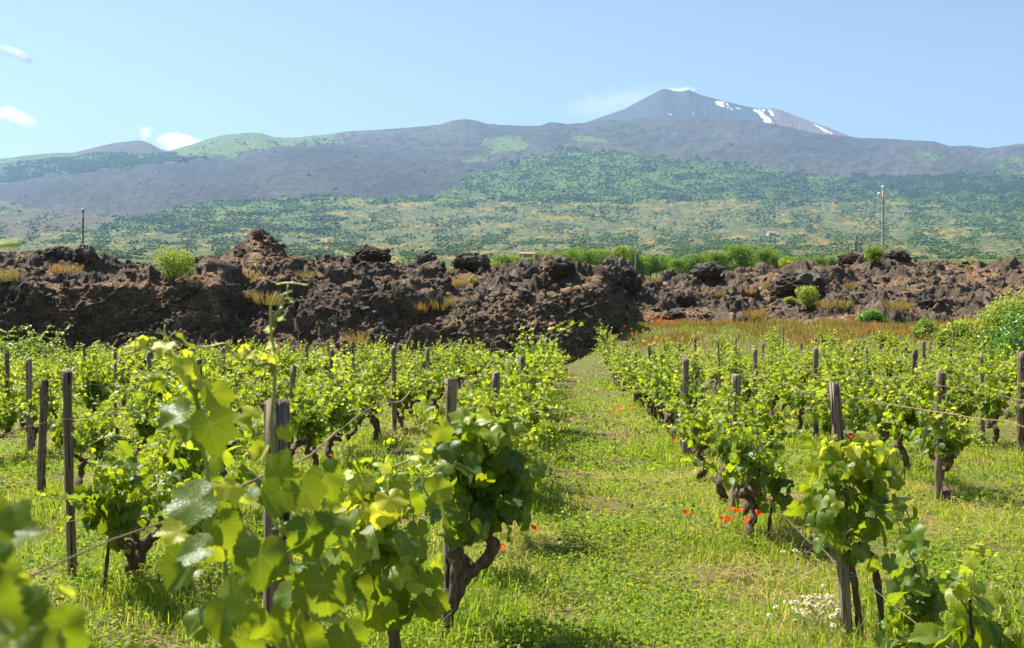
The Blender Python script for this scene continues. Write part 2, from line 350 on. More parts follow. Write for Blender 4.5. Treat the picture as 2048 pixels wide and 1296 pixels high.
def cover(px, py, d):
    """Land cover colour and tree density of the mountain side (world-fixed)."""
    sh = px.shape; q = np.stack([px/26, py/9, 0*px], -1).reshape(-1, 3)
    jx = (fbm(q, 4, 70)*34).reshape(sh); jy = (fbm(q, 4, 75)*11).reshape(sh); x, y = px+jx, py+jy
    q2 = np.stack([px/9, py/3.0, 0*px], -1).reshape(-1, 3); n2 = fbm(q2, 3, 80).reshape(sh)
    q3 = np.stack([px/60, py/5.5, 0*px], -1).reshape(-1, 3); n3 = fbm(q3, 4, 85).reshape(sh)
    c = np.zeros(sh+(3,)); tr = np.ones(sh)*.8
    c[:] = (.085, .145, .026); c[n3 > .05] = (.125, .195, .034)
    dry = ss(395, 425, y+n3*16)*(1-ss(505, 530, y))*ss(560, 900, x+n3*120)*(1-.75*ss(1650, 1950, x))
    dry = np.maximum(dry, .55*ss(455, 475, y+n3*14)*(1-ss(510, 530, y)))
    k = (n2*.7+.5*n3) < dry*.75-.36; c[k] = (.15, .17, .058); tr = np.where(dry > .3, .46, tr)
    k = (dry > .3) & (n3 > .20) & (n2 > -.1); c[k] = (.33, .235, .03)
    k = (y > 415) & (x > 250) & (n3 > .36) & (n2 > .0); c[k] = (.34, .24, .045)
    k = (dry > .3) & (n3 < -.38) & (n2 > .1); c[k] = (.22, .20, .10)
    fr = np.abs(((y+.35*jy+n3*3)/6.1) % 1-.5); k = (dry > .3) & (fr < .07) & (n2 > -.05); c[k] = (.23, .20, .11)
    k = (dry > .25) & (fr > .44) & (n2 < .05); c[k] = (.075, .12, .035)
    up = inside(x, y, UPPER) | (y < 262); fl = inside(x, y, FLOW)
    lav = np.array([.048, .046, .048])
    st = (ridged(np.stack([px/13+py/10, py/9, 0*px], -1).reshape(-1, 3), 3, 88)).reshape(sh)
    lc = lav*(1+.75*st[..., None]+.5*n2[..., None]).clip(.25, 2)
    lo = fbm(np.stack([px/150, py/38, 0*px], -1).reshape(-1, 3), 3, 99).reshape(sh)[..., None]; lc = lc*(1+.55*lo)+np.clip(lo, 0, 1)*[.022, .015, .010]
    c[up] = lc[up]*[1.12, 1.06, 1.0]; tr[up] = .015; c[up & (n3 > .42)] = (.10, .12, .045)
    c[fl] = lc[fl]*.92; tr[fl] = .015
    b = inside(x, y, BURN); c[b & (n2 > -.12)] = (.13, .085, .075); tr[b] = .3
    k = inside(x, y, HILLG); c[k] = (.13, .20, .045); c[k & (n3 > .3)] = (.17, .18, .07); tr[k] = .15
    k = inside(x, y, PINEL) | inside(x, y, PINER); c[k] = (.04, .085, .035); tr[k] = 1.3
    for p in ISLES: k = inside(x, y, p); c[k] = (.13, .195, .045); tr[k] = .3
    cone = (px < 345) & (py < 306); c[cone] = (.105, .08, .07); tr[cone] = 0
    k = np.abs(py-(515-(px-1960)*.26)) < 1.0; c[k & (px > 1955) & (px < 2300)] = (.27, .26, .23)
    tr = np.where(d < 1000, .0, tr)
    return c*.54*(1+.22*n2[..., None]), tr
pxs = np.arange(-620, 2680, 2.4); ds = np.concatenate([np.geomspace(105, 1000, 60)[:-1], np.geomspace(1000, 5200, 190)[:-1], np.linspace(5200, 9500, 260)[:-1], np.linspace(9500, 10500, 14)])
DD, PX = np.meshgrid(ds, pxs, indexing='ij')
ZZ, PY = m_z(PX, DD); CC, _ = cover(PX, PY, DD)
mt = mk('mountain_slope', np.stack([(PX-1024)/F*DD, DD, ZZ], -1), [grid_faces(len(ds), len(pxs))], M['land'], None, CC.reshape(-1, 3))
tag(mt, 'long mountain flank of green woods, yellow broom and dark old lava', 'mountain', kind='structure')
# summit cone behind the shoulder
def sumline(px): return tab(px, (1040, 300), (1120, 262), (1175, 243), (1210, 231), (1250, 217), (1275, 203), (1300, 190), (1322, 178), (1332, 177), (1350, 181.5), (1364, 182), (1378, 178.5), (1390, 184), (1402, 189), (1440, 199), (1480, 209), (1510, 215), (1548, 216), (1562, 219), (1600, 234), (1650, 252), (1710, 275), (1780, 300))
px2 = np.arange(1040, 1780, 1.6); d2 = np.linspace(10600, 12500, 90)
D2, X2 = np.meshgrid(d2, px2, indexing='ij'); w = (D2-10600)/1400
top = sumline(X2); py2 = np.where(w <= 1, top+(1-w)*(318-top)*.82, top+(w-1)*120)
q = np.stack([X2/26, w*5, 0*w], -1).reshape(-1, 3)
py2 = py2+((fbm(q, 4, 91)*3.5+ridged(q*[2.5, .6, 1], 3, 95)*2.0).reshape(w.shape))*np.clip(1-np.abs(w-.4)*1.6, 0, 1)
c2 = np.zeros(w.shape+(3,)); nn = fbm(q*3, 3, 97).reshape(w.shape)
c2[:] = (.040, .040, .048); red = inside(X2+nn*6, py2, [(1525, 200), (1570, 210), (1740, 290), (1600, 290), (1560, 262)]); c2[red] = (.15, .10, .085)
c2 *= (1+.3*nn[..., None])
for pl in ([(1425, 200), (1442, 203), (1449, 211), (1440, 212), (1428, 206)], [(1436, 209), (1452, 203), (1449, 214)], [(1505, 219), (1522, 224), (1533, 236), (1541, 248), (1548, 247), (1536, 234), (1524, 226)], [(1508, 220), (1519, 221), (1528, 233), (1543, 243), (1546, 250), (1532, 247), (1524, 236)], [(1515, 216), (1529, 218), (1526, 222)], [(1536, 218), (1546, 225), (1552, 233), (1543, 231)], [(1630, 249), (1645, 256), (1663, 266), (1657, 267), (1640, 258)], [(1457, 214), (1464, 216), (1458, 218)], [(1472, 215), (1480, 217), (1473, 218)], [(1386, 226), (1391, 229), (1386, 229)], [(1338, 226), (1343, 228), (1338, 229)]):
    c2[inside(X2+nn*11, py2+nn*6, pl)] = (.72, .74, .77)
vs = mk('volcano_summit', np.stack([(X2-1024)/F*D2, D2, CZ-(py2-HOR)/F*D2], -1), [grid_faces(len(d2), len(px2))], M['land'], None, c2.reshape(-1, 3))
tag(vs, 'dark volcano summit with crater notch, snow streaks and a brown side cone', 'mountain', kind='structure')
# woods on the slopes: uncountable crowns
def woods():
    n = 760000; px = rng.uniform(-400, 2450, n); d = np.exp(rng.uniform(math.log(1150), math.log(9000), n))
    z, py = m_z(px, d); c, tr = cover(px, py, d)
    q = np.stack([px/34, py/11, 0*px], -1); cl = fbm(q, 3, 120)
    keep = (rng.random(n) < tr*np.where(tr > .5, np.clip(.75+1.3*cl, .15, 1.4), np.clip(.22+1.5*cl, .03, 1.0))*.5); px, d, z, cl, c, py = px[keep], d[keep], z[keep], cl[keep], c[keep], py[keep]; n = len(px)
    rp = rng.uniform(.9, 2.1, n)*np.where(rng.random(n) < .05, 1.8, 1); rr = rp*d/F
    IV, IT = ico(0); dark = rng.random(n)
    pine = (c[:, 1] < .1) & (c[:, 0] < .055)
    cc = np.where((dark < .4)[:, None], (.048, .095, .022), np.where((dark < .8)[:, None], (.066, .12, .027), (.09, .145, .034)))
    cc = np.where(pine[:, None], (.018, .045, .023), cc)*(1+.3*rng.standard_normal((n, 1))).clip(.5, 1.6)
    V = np.stack([(px-1024)/F*d, d, z+rr*.45], -1)[:, None, :]+IV[None]*rr[:, None, None]*np.array([1.15, 1.1, .85])*(1+.25*rng.standard_normal((n, 12, 1)))
    T = IT[None]+(np.arange(n)*12)[:, None, None]
    o = mk('hillside_wood', V.reshape(-1, 3), [T.reshape(-1, 3)], M['woodland'], None, np.repeat(cc, 12, 0), None, True)
    tag(o, 'scattered woods and scrub all over the mountain flank', 'wood', kind='stuff')
woods()

# ------------------------------------------------------------------ the lava field
def lsky(px): return 12+tab(px, (-400, 520), (0, 522), (20, 508), (40, 506), (70, 512), (95, 512), (190, 522), (240, 520), (265, 514), (300, 518), (320, 528), (390, 528), (405, 516), (440, 508), (465, 500), (480, 500), (497, 488), (506, 470), (515, 456), (524, 468), (545, 482), (560, 494), (580, 502), (600, 510), (640, 517), (700, 521), (780, 522), (815, 527), (832, 516), (850, 508), (862, 516), (890, 528), (960, 530), (990, 540), (1010, 549), (1080, 548), (1100, 536), (1120, 527), (1145, 535), (1190, 532), (1215, 530), (1275, 550), (1300, 562), (1340, 554), (1400, 552), (1430, 554), (1520, 556), (1600, 552), (1645, 544), (1665, 530), (1690, 512), (1722, 508), (1750, 510), (1775, 505), (1800, 508), (1830, 517), (1890, 516), (1950, 521), (2000, 525), (2048, 535), (2300, 545), (2700, 560))
KN = [-500, 0, 150, 300, 430, 470, 540, 600, 700, 800, 900, 1000, 1100, 1190, 1207, 1226, 1330, 1450, 1540, 1600, 1680, 1700, 1780, 1830, 1880, 2048, 2700]
C1 = [(50, 742)]*10+[(49.5, 742), (49, 742), (49.5, 738), (51, 728), (52, 722), (61, 664)]+[(61, 661)]*11
C2 = [(51, 664), (51, 668), (51.3, 662), (51.5, 660), (51.5, 665), (52, 690), (53, 690), (53, 686), (52.3, 678), (52.3, 676), (51, 672), (50.8, 668), (51, 662), (52, 650), (53, 655), (66, 643), (65, 646), (66, 640), (67, 645), (67, 645), (67, 640), (67, 640), (68, 632), (69, 618), (67, 640), (66, 640), (66, 640)]
C3 = [(52.2, 585), (52.2, 590), (52.4, 580), (52.4, 585), (52.6, 578), (56, 618), (57, 635), (56.5, 628), (55, 605), (55, 612), (53.4, 612), (53.0, 606), (52.6, 592), (53, 578), (53.5, 590), (70, 604), (72, 606), (74, 610), (75, 612), (75, 612), (76, 610), (76, 612), (75, 606), (71, 600), (73, 610), (74, 605), (74, 605)]
C4 = [(61, 545), (61, 552), (61, 548), (61, 552), (61, 545), (62, 556), (62, 560), (62, 566), (62, 562), (62, 566), (61, 568), (60, 574), (61, 566), (62, 556), (63, 560), (80, 580), (86, 574), (86, 574), (80, 562), (80, 562), (86, 570), (88, 566), (86, 566), (84, 560), (86, 560), (86, 562), (86, 570)]
def lava_mesh():
    px = np.arange(-420, 2440, 2.0); n = len(px)
    L = [np.array([(np.interp(px, KN, [c[0] for c in C])), np.interp(px, KN, [c[1] for c in C])]) for C in (C1, C2, C3, C4)]
    dsk = np.interp(px, [0, 1190, 1207, 1226, 3000], [69, 69, 71, 97, 97]); sk = lsky(px)
    ctl = [(L[0][0]-.8, CZ-(L[0][1]+30-HOR)/F*L[0][0]-.4)]
    ctl += [(l[0], CZ-(l[1]-HOR)/F*l[0]) for l in L]
    zs = CZ-(sk-HOR)/F*dsk; ctl += [(dsk-1.5, zs-.35), (dsk, zs), (dsk+1.6, zs-.5), (dsk+9, zs-1.6), (dsk+32, np.minimum(zs-3.0, 3.0))]
    seg = [4, 90, 110, 110, 100, 26, 26, 16, 8]
    Dm, Zm = [], []
    for (a, b), (c, e), s in zip(ctl[:-1], ctl[1:], seg):
        w = np.linspace(0, 1, s, endpoint=False)[:, None]; Dm.append(a+(c-a)*w); Zm.append(b+(e-b)*w)
    D = np.concatenate(Dm); Z = np.concatenate(Zm)
    def sm(A, k):                                  # soften the profile before the rock is broken up
        for _ in range(k):
            B = A.copy(); B[1:-1] = .25*A[:-2]+.5*A[1:-1]+.25*A[2:]; A = B
        return A
    D[:-60] = sm(D, 14)[:-60]; Z[:-60] = sm(Z, 14)[:-60]
    Xw = (px[None]-1024)/F*D; V = np.stack([Xw, D, Z], -1)
    def nrm(V):
        N = np.cross(np.gradient(V, axis=1), np.gradient(V, axis=0)); return N/(np.linalg.norm(N, axis=-1, keepdims=True)+1e-9)
    N = nrm(V); p = V.reshape(-1, 3); nf = N.reshape(-1, 3)
    warp = np.stack([fbm(p*.5, 3, 200+i*5) for i in range(3)], -1)
    q = p+warp*.9
    big = fbm(p*[.16, .16, .2], 3, 230)
    al = q[:, 0]*.80+q[:, 2]*1.1-q[:, 1]*.25; ac = q[:, 0]*-.75+q[:, 2]*1.2+q[:, 1]*.35      # flow slabs lie aslant
    rib = ridged(np.stack([ac*.30, al*.085, q[:, 1]*.1], -1), 4, 235)
    crag = ridged(q*.55, 6, 238)
    e2 = worley((p+warp*.8)/.95+3.3, 245); e3 = worley((p+warp*.5)/.40+7.1, 250)
    patch = ss(-.18, .2, fbm(p*.42+3, 3, 260))      # craggy places against smooth scoria
    lump = ss(.0, .4, fbm(p*.5+9, 2, 263))
    bl2 = np.minimum(e2[1]-e2[0], .34)*1.5-.3; bl3 = np.minimum(e3[1]-e3[0], .3)*1.3-.22
    e4 = worley(p/.21+1.7, 255); bl4 = np.minimum(e4[1]-e4[0], .4)*1.3-.25
    cr = ss(0, 6, np.abs(D-dsk)).reshape(-1)
    dp = .75*big*(.35+.65*cr)+(1.0*rib*(.3+.7*patch))*(.35+.65*cr)+0.62*(crag-.1)*(.22+.78*patch)+.20*bl2*lump*(.25+.75*patch)+.17*bl3*(.3+.7*patch)+.16*fbm(p*2.2, 4, 270)+.13*ridged(p*[2.6, 2.6, 2.0]+warp, 4, 275)+.11*bl4*(.3+.7*patch)+.05*fbm(p*9, 2, 277)
    dirv = nf*[1, 1, .8]+[0, 0, .22]; p = p+dirv*dp[:, None]
    V = p.reshape(V.shape); N2 = nrm(V).reshape(-1, 3)
    if N2[:, 2].mean() < 0: N2 = -N2
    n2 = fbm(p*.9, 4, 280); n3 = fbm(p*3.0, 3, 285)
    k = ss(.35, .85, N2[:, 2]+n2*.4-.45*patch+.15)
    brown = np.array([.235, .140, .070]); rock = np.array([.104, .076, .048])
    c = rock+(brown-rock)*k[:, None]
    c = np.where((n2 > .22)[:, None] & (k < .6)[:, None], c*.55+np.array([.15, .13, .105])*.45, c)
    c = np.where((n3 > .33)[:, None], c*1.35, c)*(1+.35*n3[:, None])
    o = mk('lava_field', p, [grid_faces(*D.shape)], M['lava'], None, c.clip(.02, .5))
    tag(o, 'rugged brown-black lava flow front behind the vineyard', 'lava flow', kind='structure')
    return V, N2.reshape(V.shape), px, D
LV, LN, LPX, LD = lava_mesh()
_scr = None
def lava_at(px, py):
    """Front-most lava surface point seen at this photo place (used to stand plants and boulders on the rock)."""
    global _scr
    if _scr is None:
        _scr = (1024+LV[..., 0]/LV[..., 1]*F, HOR-(LV[..., 2]-CZ)/LV[..., 1]*F)
    j = int(np.clip((px+420)/2, 0, LV.shape[1]-1)); c0, c1 = max(j-2, 0), j+3
    q = (np.abs(_scr[0][:, c0:c1]-px)+np.abs(_scr[1][:, c0:c1]-py)).copy()
    top = np.minimum.accumulate(_scr[1][:, c0:c1], 0)
    q[_scr[1][:, c0:c1] > top+2.5] += 30
    i, k = np.unravel_index(np.argmin(q), q.shape); return LV[i, c0+k].copy()

def rock_mesh(seed, sub, sc=(1, 1, 1)):
    V, T = ico(sub); V = V.copy(); p = V+seed*5.7
    e = worley(p*1.3, seed); e2 = worley(p*3.1, seed+3)
    r = 1+.45*(np.minimum(e[1]-e[0], .5)-.2)+.22*(np.minimum(e2[1]-e2[0], .5)-.2)+.22*fbm(p*1.4, 3, seed+9)+.07*fbm(p*6, 3, seed+12)
    return V*r[:, None]*np.array(sc), T
def rubble():
    n = 11000; vs_, ts, cs = [], [], []; protos = []
    for i in range(14):
        V, T = ico(0 if i % 3 else 1); V = V*(1+.42*rng.standard_normal((len(V), 1))).clip(.45, 1.7)*[1, rng.uniform(.5, 1), rng.uniform(.4, .8)]; protos.append((V, T))
    rows = rng.integers(40, LV.shape[0]-40, n*3); cols = rng.integers(4, LV.shape[1]-4, n*3)
    nz = np.abs(LN[rows, cols, 2]); k = np.where(nz > rng.uniform(.25, .8, n*3))[0][:n]; off = 0
    for i in k:
        V, T = protos[rng.integers(14)]; a = rng.uniform(0, 6.28); s = .035+.22*rng.random()**4
        ca, sa = math.cos(a), math.sin(a); V = V*s*(1+.2*rng.standard_normal(3)); V = np.stack([V[:, 0]*ca-V[:, 1]*sa, V[:, 0]*sa+V[:, 1]*ca, V[:, 2]], 1)
        vs_.append(V+LV[rows[i], cols[i]]+[0, 0, s*.25]); ts.append(T+off); off += len(V)
        cs.append(np.tile(np.array([.115, .09, .065])*(.5+.9*rng.random()), (len(V), 1)))
    o = mk('lava_rubble', np.concatenate(vs_), [np.concatenate(ts)], M['lava'], None, np.concatenate(cs), None, False)
    tag(o, 'loose brown-grey lava stones strewn over the flow', 'rubble', kind='stuff')
rubble()
def boulder(px, py, w, h, label, seed, dp=.9, dd=0):
    b = lava_at(px, py); d = b[1]+dd; k = d/F; b = P(px, py, d)
    V, T = rock_mesh(seed, 5, (w/2*k/1.02, w/2*k*dp, h/2*k*1.15))
    V[:, 2] += h/2*k*(.42 if py < 540 else .62)
    N = V/np.linalg.norm(V, axis=1)[:, None]; p = V+seed; n = fbm(p*1.1, 4, seed); n4 = fbm(p*4, 3, seed+5)
    V = V+N*(.05*ridged(p*2.2, 4, seed+2))[:, None]
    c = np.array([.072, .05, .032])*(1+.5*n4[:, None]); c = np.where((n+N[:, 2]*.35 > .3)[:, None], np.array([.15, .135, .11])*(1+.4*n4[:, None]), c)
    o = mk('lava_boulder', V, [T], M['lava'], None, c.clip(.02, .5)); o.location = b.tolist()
    tag(o, label, 'boulder', 'big boulders on the lava')
for i, a in enumerate([
    (118, 520, 58, 36, 'broad dark lava boulder left of the rounder one under the left pole'), (168, 524, 48, 42, 'round dark lava boulder below the left utility pole'),
    (747, 522, 76, 36, 'notched lava boulder with pale hollow on the middle skyline'), (735, 520, 30, 36, 'pointed dark rock fin at the left end of the notched boulder'),
    (852, 528, 44, 30, 'small grey lava block just left of the steep skyline boulder'), (942, 533, 74, 36, 'steep dark skyline boulder left of the green wood'),
    (1235, 588, 88, 78, 'tallest upright lava boulder with grey streaked top under a small shrub'), (1122, 548, 58, 36, 'rounded lava hump left of the tallest upright boulder'),
    (1368, 612, 42, 32, 'pale-topped lava block alone on the right slope'), (1790, 520, 60, 26, 'grey twin-topped lava boulder beside the tall concrete pole'),
    (1712, 525, 70, 26, 'flat grey lava hump left of the dark skyline shrub'), (1600, 592, 110, 56, 'big overhanging lava block above the round bright shrub'),
    (1415, 552, 60, 28, 'low dark lava block on the right skyline in front of the wood'), (1590, 686, 60, 26, 'dark low lava lump lying in the orange grass'),
    (515, 478, 20, 20, 'small knob of lava on top of the highest peak'), (1350, 640, 40, 22, 'low lava block above the orange grass by the path')]):
    boulder(*a, 400+i*7)

# ------------------------------------------------------------------ leaves, shrubs, trees
def leaf_template(nout, mid=True):
    an = np.radians([0, 12, 25, 33, 44, 52, 62, 74, 84, 96, 108, 120, 135, 150, 163, 172]); rr = np.array([1.0, .92, .79, .76, .83, .92, .88, .74, .70, .74, .78, .72, .67, .62, .52, .26])
    a = np.linspace(-math.radians(172), math.radians(172), nout); r = np.interp(np.abs(a), an, rr)
    if nout > 24: r = r*(1+.055*np.where(np.arange(nout) % 2, 1, -1))
    o = np.stack([np.sin(a)*r, np.cos(a)*r], 1)
    pts = [np.zeros((1, 2))]; T = []
    if mid:
        pts += [o*.55, o]; j = np.arange(nout-1)
        T = np.vstack([np.stack([0*j, 2+j, 1+j], 1), np.stack([1+j, 2+j, 2+j+nout], 1), np.stack([1+j, 2+j+nout, 1+j+nout], 1)])
    else:
        pts += [o]; j = np.arange(nout-1); T = np.stack([0*j, 2+j, 1+j], 1)
    return np.vstack(pts), T
TH, TL = leaf_template(57), leaf_template(15, False)
def unit(v): return v/(np.linalg.norm(v, axis=-1, keepdims=True)+1e-9)
def leaves(mb, pos, tip, nor, size, age, tmpl, g=rng):
    """Adds n leaf blades: pos is where the stalk joins, tip the way the blade points, nor its upper face."""
    uv, T = tmpl; n = len(pos); tip = unit(tip); nor = unit(nor-tip*(nor*tip).sum(-1, keepdims=True)); x = np.cross(tip, nor)
    fo = g.uniform(-.1, .6, n)[:, None]; dr = g.uniform(-.1, .75, n)[:, None]; wv = g.uniform(-.2, .2, (n, 1)); ph = g.uniform(0, 6, (n, 1))
    wd = g.uniform(.85, 1.1, n)[:, None]
    u, v = uv[None, :, 0]*wd, uv[None, :, 1]*np.ones((n, 1)); r2 = u*u+v*v
    z = fo*np.abs(u)-dr*r2*.6+wv*np.sin(np.arctan2(u, v)*4+ph)*r2
    sz = (size/1.45)[:, None, None]
    V = pos[:, None]+sz*(u[..., None]*x[:, None]+v[..., None]*tip[:, None]+z[..., None]*nor[:, None])
    k = len(uv); TT = (T[None]+(np.arange(n)*k)[:, None, None]).reshape(-1, 3)
    C = np.repeat(np.stack([age, g.random(n), 0*age], 1), k, 0)
    mb.add(V.reshape(-1, 3), None, TT, C, np.tile(uv, (n, 1)))
QL = (np.array([[0, 0], [-.42, .45], [0, 1.0], [.42, .45]]), np.array([[0, 3, 2], [0, 2, 1]]))
def crown(n, blobs, size, g, mb, droop=.3, tmpl=QL, agey=.35):
    """Leaf faces spread through the shells of several uneven clumps."""
    b = np.array(blobs); w = b[:, 3]**2; i = g.choice(len(b), n, p=w/w.sum())
    dv = unit(g.standard_normal((n, 3))); rad = g.uniform(.45, 1.05, n)**.6
    off = dv*rad[:, None]*b[i, 3:4]*np.stack([b[i, 4]*0+1, b[i, 4]*0+1, b[i, 4]], 1)
    pos = b[i, :3]+off+g.standard_normal((n, 3))*b[i, 3:4]*.07
    nor = unit(dv+.5*g.standard_normal((n, 3))+[0, 0, .35]); tip = unit(g.standard_normal((n, 3))+dv*.6-[0, 0, droop])
    age = np.clip(agey+.28*g.standard_normal(n)+.2*dv[:, 2]+.12*np.sin(i*7.1), 0, 1)
    leaves(mb, pos, tip, nor, size*g.uniform(.6, 1.3, n), age, tmpl, g)
def blobset(g, n, w, h, base=.25, rs=(.22, .38), flat=.8):
    out = []
    for i in range(n):
        a = g.uniform(0, 6.28); r = w/2*.72*math.sqrt(g.random()); z = h*(base+(.9-base)*g.random()); sh = 1-.55*max(0, z/h-.55)/.45
        out.append((r*math.cos(a)*sh, r*math.sin(a)*sh, z, g.uniform(*rs)*min(w, h), flat))
    return out
def shrub(name, label, cat, base, w, h, n, size, seed, m='shrub', blobs=9, low=.25, group=None, droop=.3, age=.4, tmpl=QL, stem='bark'):
    g = np.random.default_rng(seed); r = thing(name, label, cat, base, group)
    bs = blobset(g, blobs, w, h, low); mb = MB(); crown(n, bs, size, g, mb, droop, tmpl, age); mb.build('foliage', M[m], r, uv=True)
    sb = MB()
    for b in bs[:max(3, blobs//2)]:
        V, Q, T = tube(spline([(0, 0, -.15), (b[0]*.3, b[1]*.3, b[2]*.4), (b[0], b[1], b[2])], 8), np.linspace(.022*h+.008, .006, 8), 6, .15, seed); sb.add(V, Q, T)
    sb.build('stem', M[stem], r); return r
def LP(px, py): return lava_at(px, py)
d60 = 60/F
shrub('pine_shrub', 'bright yellow-green pine shrub alone on the left lava slope', 'shrub', LP(347, 566)+[0, -.1, -.05], 2.05, 1.42, 5200, .10, 501, blobs=22, low=.38, droop=-.3, age=.5)
shrub('pine_shrub', 'round bright pine shrub below the overhanging block on the right lava', 'shrub', LP(1616, 618), 1.35, 1.15, 3600, .11, 502, blobs=16, low=.3, droop=-.3, age=.5)
shrub('pine_shrub', 'small low yellow shrub just left of the round bright one', 'shrub', LP(1580, 612), .75, .5, 1200, .10, 503, blobs=8, droop=-.3, age=.75)
shrub('pine_shrub', 'dark green pine shrub on the right skyline by the grey boulders', 'shrub', LP(1748, 530), 1.65, 1.4, 4200, .12, 504, blobs=18, low=.32, droop=-.3, age=.2)
shrub('pine_shrub', 'little shrub on top of the tallest upright boulder', 'shrub', P(1243, 517, 77), 1.1, .75, 1600, .11, 505, blobs=9, droop=-.2, age=.45)
shrub('pine_shrub', 'bushy shrub in front of the wood right of the mid skyline', 'shrub', P(1572, 545, 99), 1.4, 1.1, 1800, .12, 506, blobs=9, droop=-.2, age=.5)
shrub('pine_shrub', 'smaller pale shrub right beside the bushy one by the wood', 'shrub', P(1611, 545, 99), .9, .85, 1200, .12, 507, blobs=7, droop=-.2, age=.6)
shrub('ivy_bush', 'glossy dark green ivy bush spreading over lava above the vines', 'bush', P(1738, 664, 59), 2.0, 1.0, 2300, .17, 508, 'ivy', 16, .15, age=.5)
shrub('young_plant', 'small bright plant on the left lava mid-slope', 'plant', LP(948, 570), .5, .4, 300, .1, 509, blobs=4)
shrub('young_plant', 'tiny green plant tuft on the right lava under the skyline', 'plant', LP(1417, 562), .5, .35, 300, .1, 510, blobs=4)
shrub('young_plant', 'low pale plant high on the far right lava', 'plant', LP(1938, 540), .9, .35, 500, .1, 511, blobs=5, age=.6)
g41 = gh(16, 41)
for i, (px, py, d, w, h, n, lb, ag, mm) in enumerate([
    (2005, 700, 45, 2.7, 2.4, 10500, 'tall leafy elder bush at the right edge above the vines', .36, 'shrub'),
    (2125, 700, 45, 3.8, 2.9, 9000, 'largest leafy bush cut by the right edge of view', .3, 'shrub'),
    (1905, 690, 46, 1.9, 1.35, 4200, 'smaller rounded bush left of the tall elder bush', .4, 'shrub'),
    (1850, 672, 52, 1.3, .8, 1800, 'low green bush between ivy and rounded bush', .6, 'tree_leaf'),
    (2040, 735, 33, 2.4, 2.0, 4200, 'dark ivy-like bush under the tall elder bush', .25, 'ivy')]):
    x = (px-1024)/F*d; shrub('leafy_bush', lb, 'bush', (x, d, float(gh(x, d))), w, h, n, .14, 520+i, mm, 24, .12, age=ag)
# feathery elder at the left edge
g = np.random.default_rng(540); bb = P(35, 760, 36); bb[2] = 0
r = thing('elder_shrub', 'feathery bright green elder shrub at the left edge below the lava wall', 'shrub', bb); mb, sb = MB(), MB()
for i in range(30):
    a = g.uniform(0, 6.28); ln = g.uniform(1.1, 1.95); e = g.uniform(.15, 1.0); dv = np.array([math.cos(a)*e, math.sin(a)*e*.7, 1.0])*ln
    pth = spline([(0, 0, 0), dv*.55, dv+[0, 0, -.12]], 9); V, Q, T = tube(pth, np.linspace(.014, .004, 9), 5); sb.add(V, Q, T, (.7, 0, 0))
    for q in pth[3:]:
        for sg in (-1, 1):
            m_ = 6; s0 = unit(np.array([math.sin(a)*sg, -math.cos(a)*sg, -.15])+g.standard_normal(3)*.25)
            po = q+s0*np.linspace(.04, .26, m_)[:, None]
            leaves(mb, po, np.tile(s0, (m_, 1))+g.standard_normal((m_, 3))*.45, np.tile([0, -.3, 1.], (m_, 1))+g.standard_normal((m_, 3))*.35, np.full(m_, .12), np.full(m_, .45)+.2*g.standard_normal(m_), QL, g)
mb.build('foliage', M['shrub'], r, uv=True); sb.build('stem', M['shoot'], r)

def tree_meshes(seed, h, w, n, size, m, conifer=False, age=.4, base=.32):
    g = np.random.default_rng(seed); mb, sb = MB(), MB()
    if conifer:
        bs = [(.18*g.standard_normal()*w*(1-k/12), .18*g.standard_normal()*w*(1-k/12), h*(.18+.8*k/12), w*.42*(1-k/12.6)+.12, .5) for k in range(13)]
    else:
        bs = blobset(g, 26, w, h, base, (.12, .22), .8)
    crown(n, bs, size, g, mb, .2, QL, age)
    V, Q, T = tube(spline([(0, 0, -.6), (.1, 0, h*.3), (0, .05, h*.62)], 8), np.linspace(h*.028, h*.012, 8), 8, .1, seed); sb.add(V, Q, T)
    for b in bs[:8]:
        V, Q, T = tube(spline([(0, 0, h*.25), (b[0]*.5, b[1]*.5, b[2]*.65), b[:3]], 6), np.linspace(h*.012, .02, 6), 5); sb.add(V, Q, T)
    return mb.build('crown', M[m], link=False, uv=True), sb.build('trunk', M['bark'], link=False)
def tree(name, label, me, loc, group=None, rz=0, sc=1):
    r = thing(name, label, 'tree', loc, group, rz, sc); use('crown', me[0], r); use('trunk', me[1], r); return r
TM = [tree_meshes(560+i, 6.5+i*.5, 5.6+.5*(i % 3), 5200, .32, 'wood_leaf', age=(.25, .45, .6, .35)[i]) for i in range(4)]
CM = tree_meshes(570, 7.5, 3.6, 1500, .5, 'ivy', True, .1)
g = np.random.default_rng(575)
for i in range(72):
    px = 962+ (i+.5)/72*745+g.uniform(-8, 8); d = 205+95*((i*37) % 72)/72
    z, _ = m_z(np.array([px]), np.array([d])); z = float(z[0])
    topy = 500+10*math.sin(px*.02)+g.uniform(-4, 10)+ss(1010, 970, px)*10; hgt = CZ-(topy-HOR)/F*d-z
    k = i % 4; s = np.clip(hgt/(6.5+k*.5), .55, 1.6)*g.uniform(.9, 1.05)
    tree('broadleaf_tree', 'green broadleaf tree in the wood behind the lava skyline', TM[k], ((px-1024)/F*d, d, z), 'broadleaf trees of the wood behind the lava', g.uniform(0, 6.28), (s, s, s))
for px, ty, d, lb in ((806, 510, 240, 'left one of two small dark conifers on the middle skyline'), (818, 506, 240, 'right one of two small dark conifers on the middle skyline'), (1031, 505, 215, 'taller dark conifer among the broadleaf trees by the white house'), (1021, 508, 217, 'shorter dark conifer among the broadleaf trees by the white house')):
    z = float(m_z(np.array([px]), np.array([d]))[0][0]); s = (CZ-(ty-HOR)/F*d-z)/7.6
    tree('conifer_tree', lb, CM, ((px-1024)/F*d, d, z), None, px, (s*.62, s*.62, s))
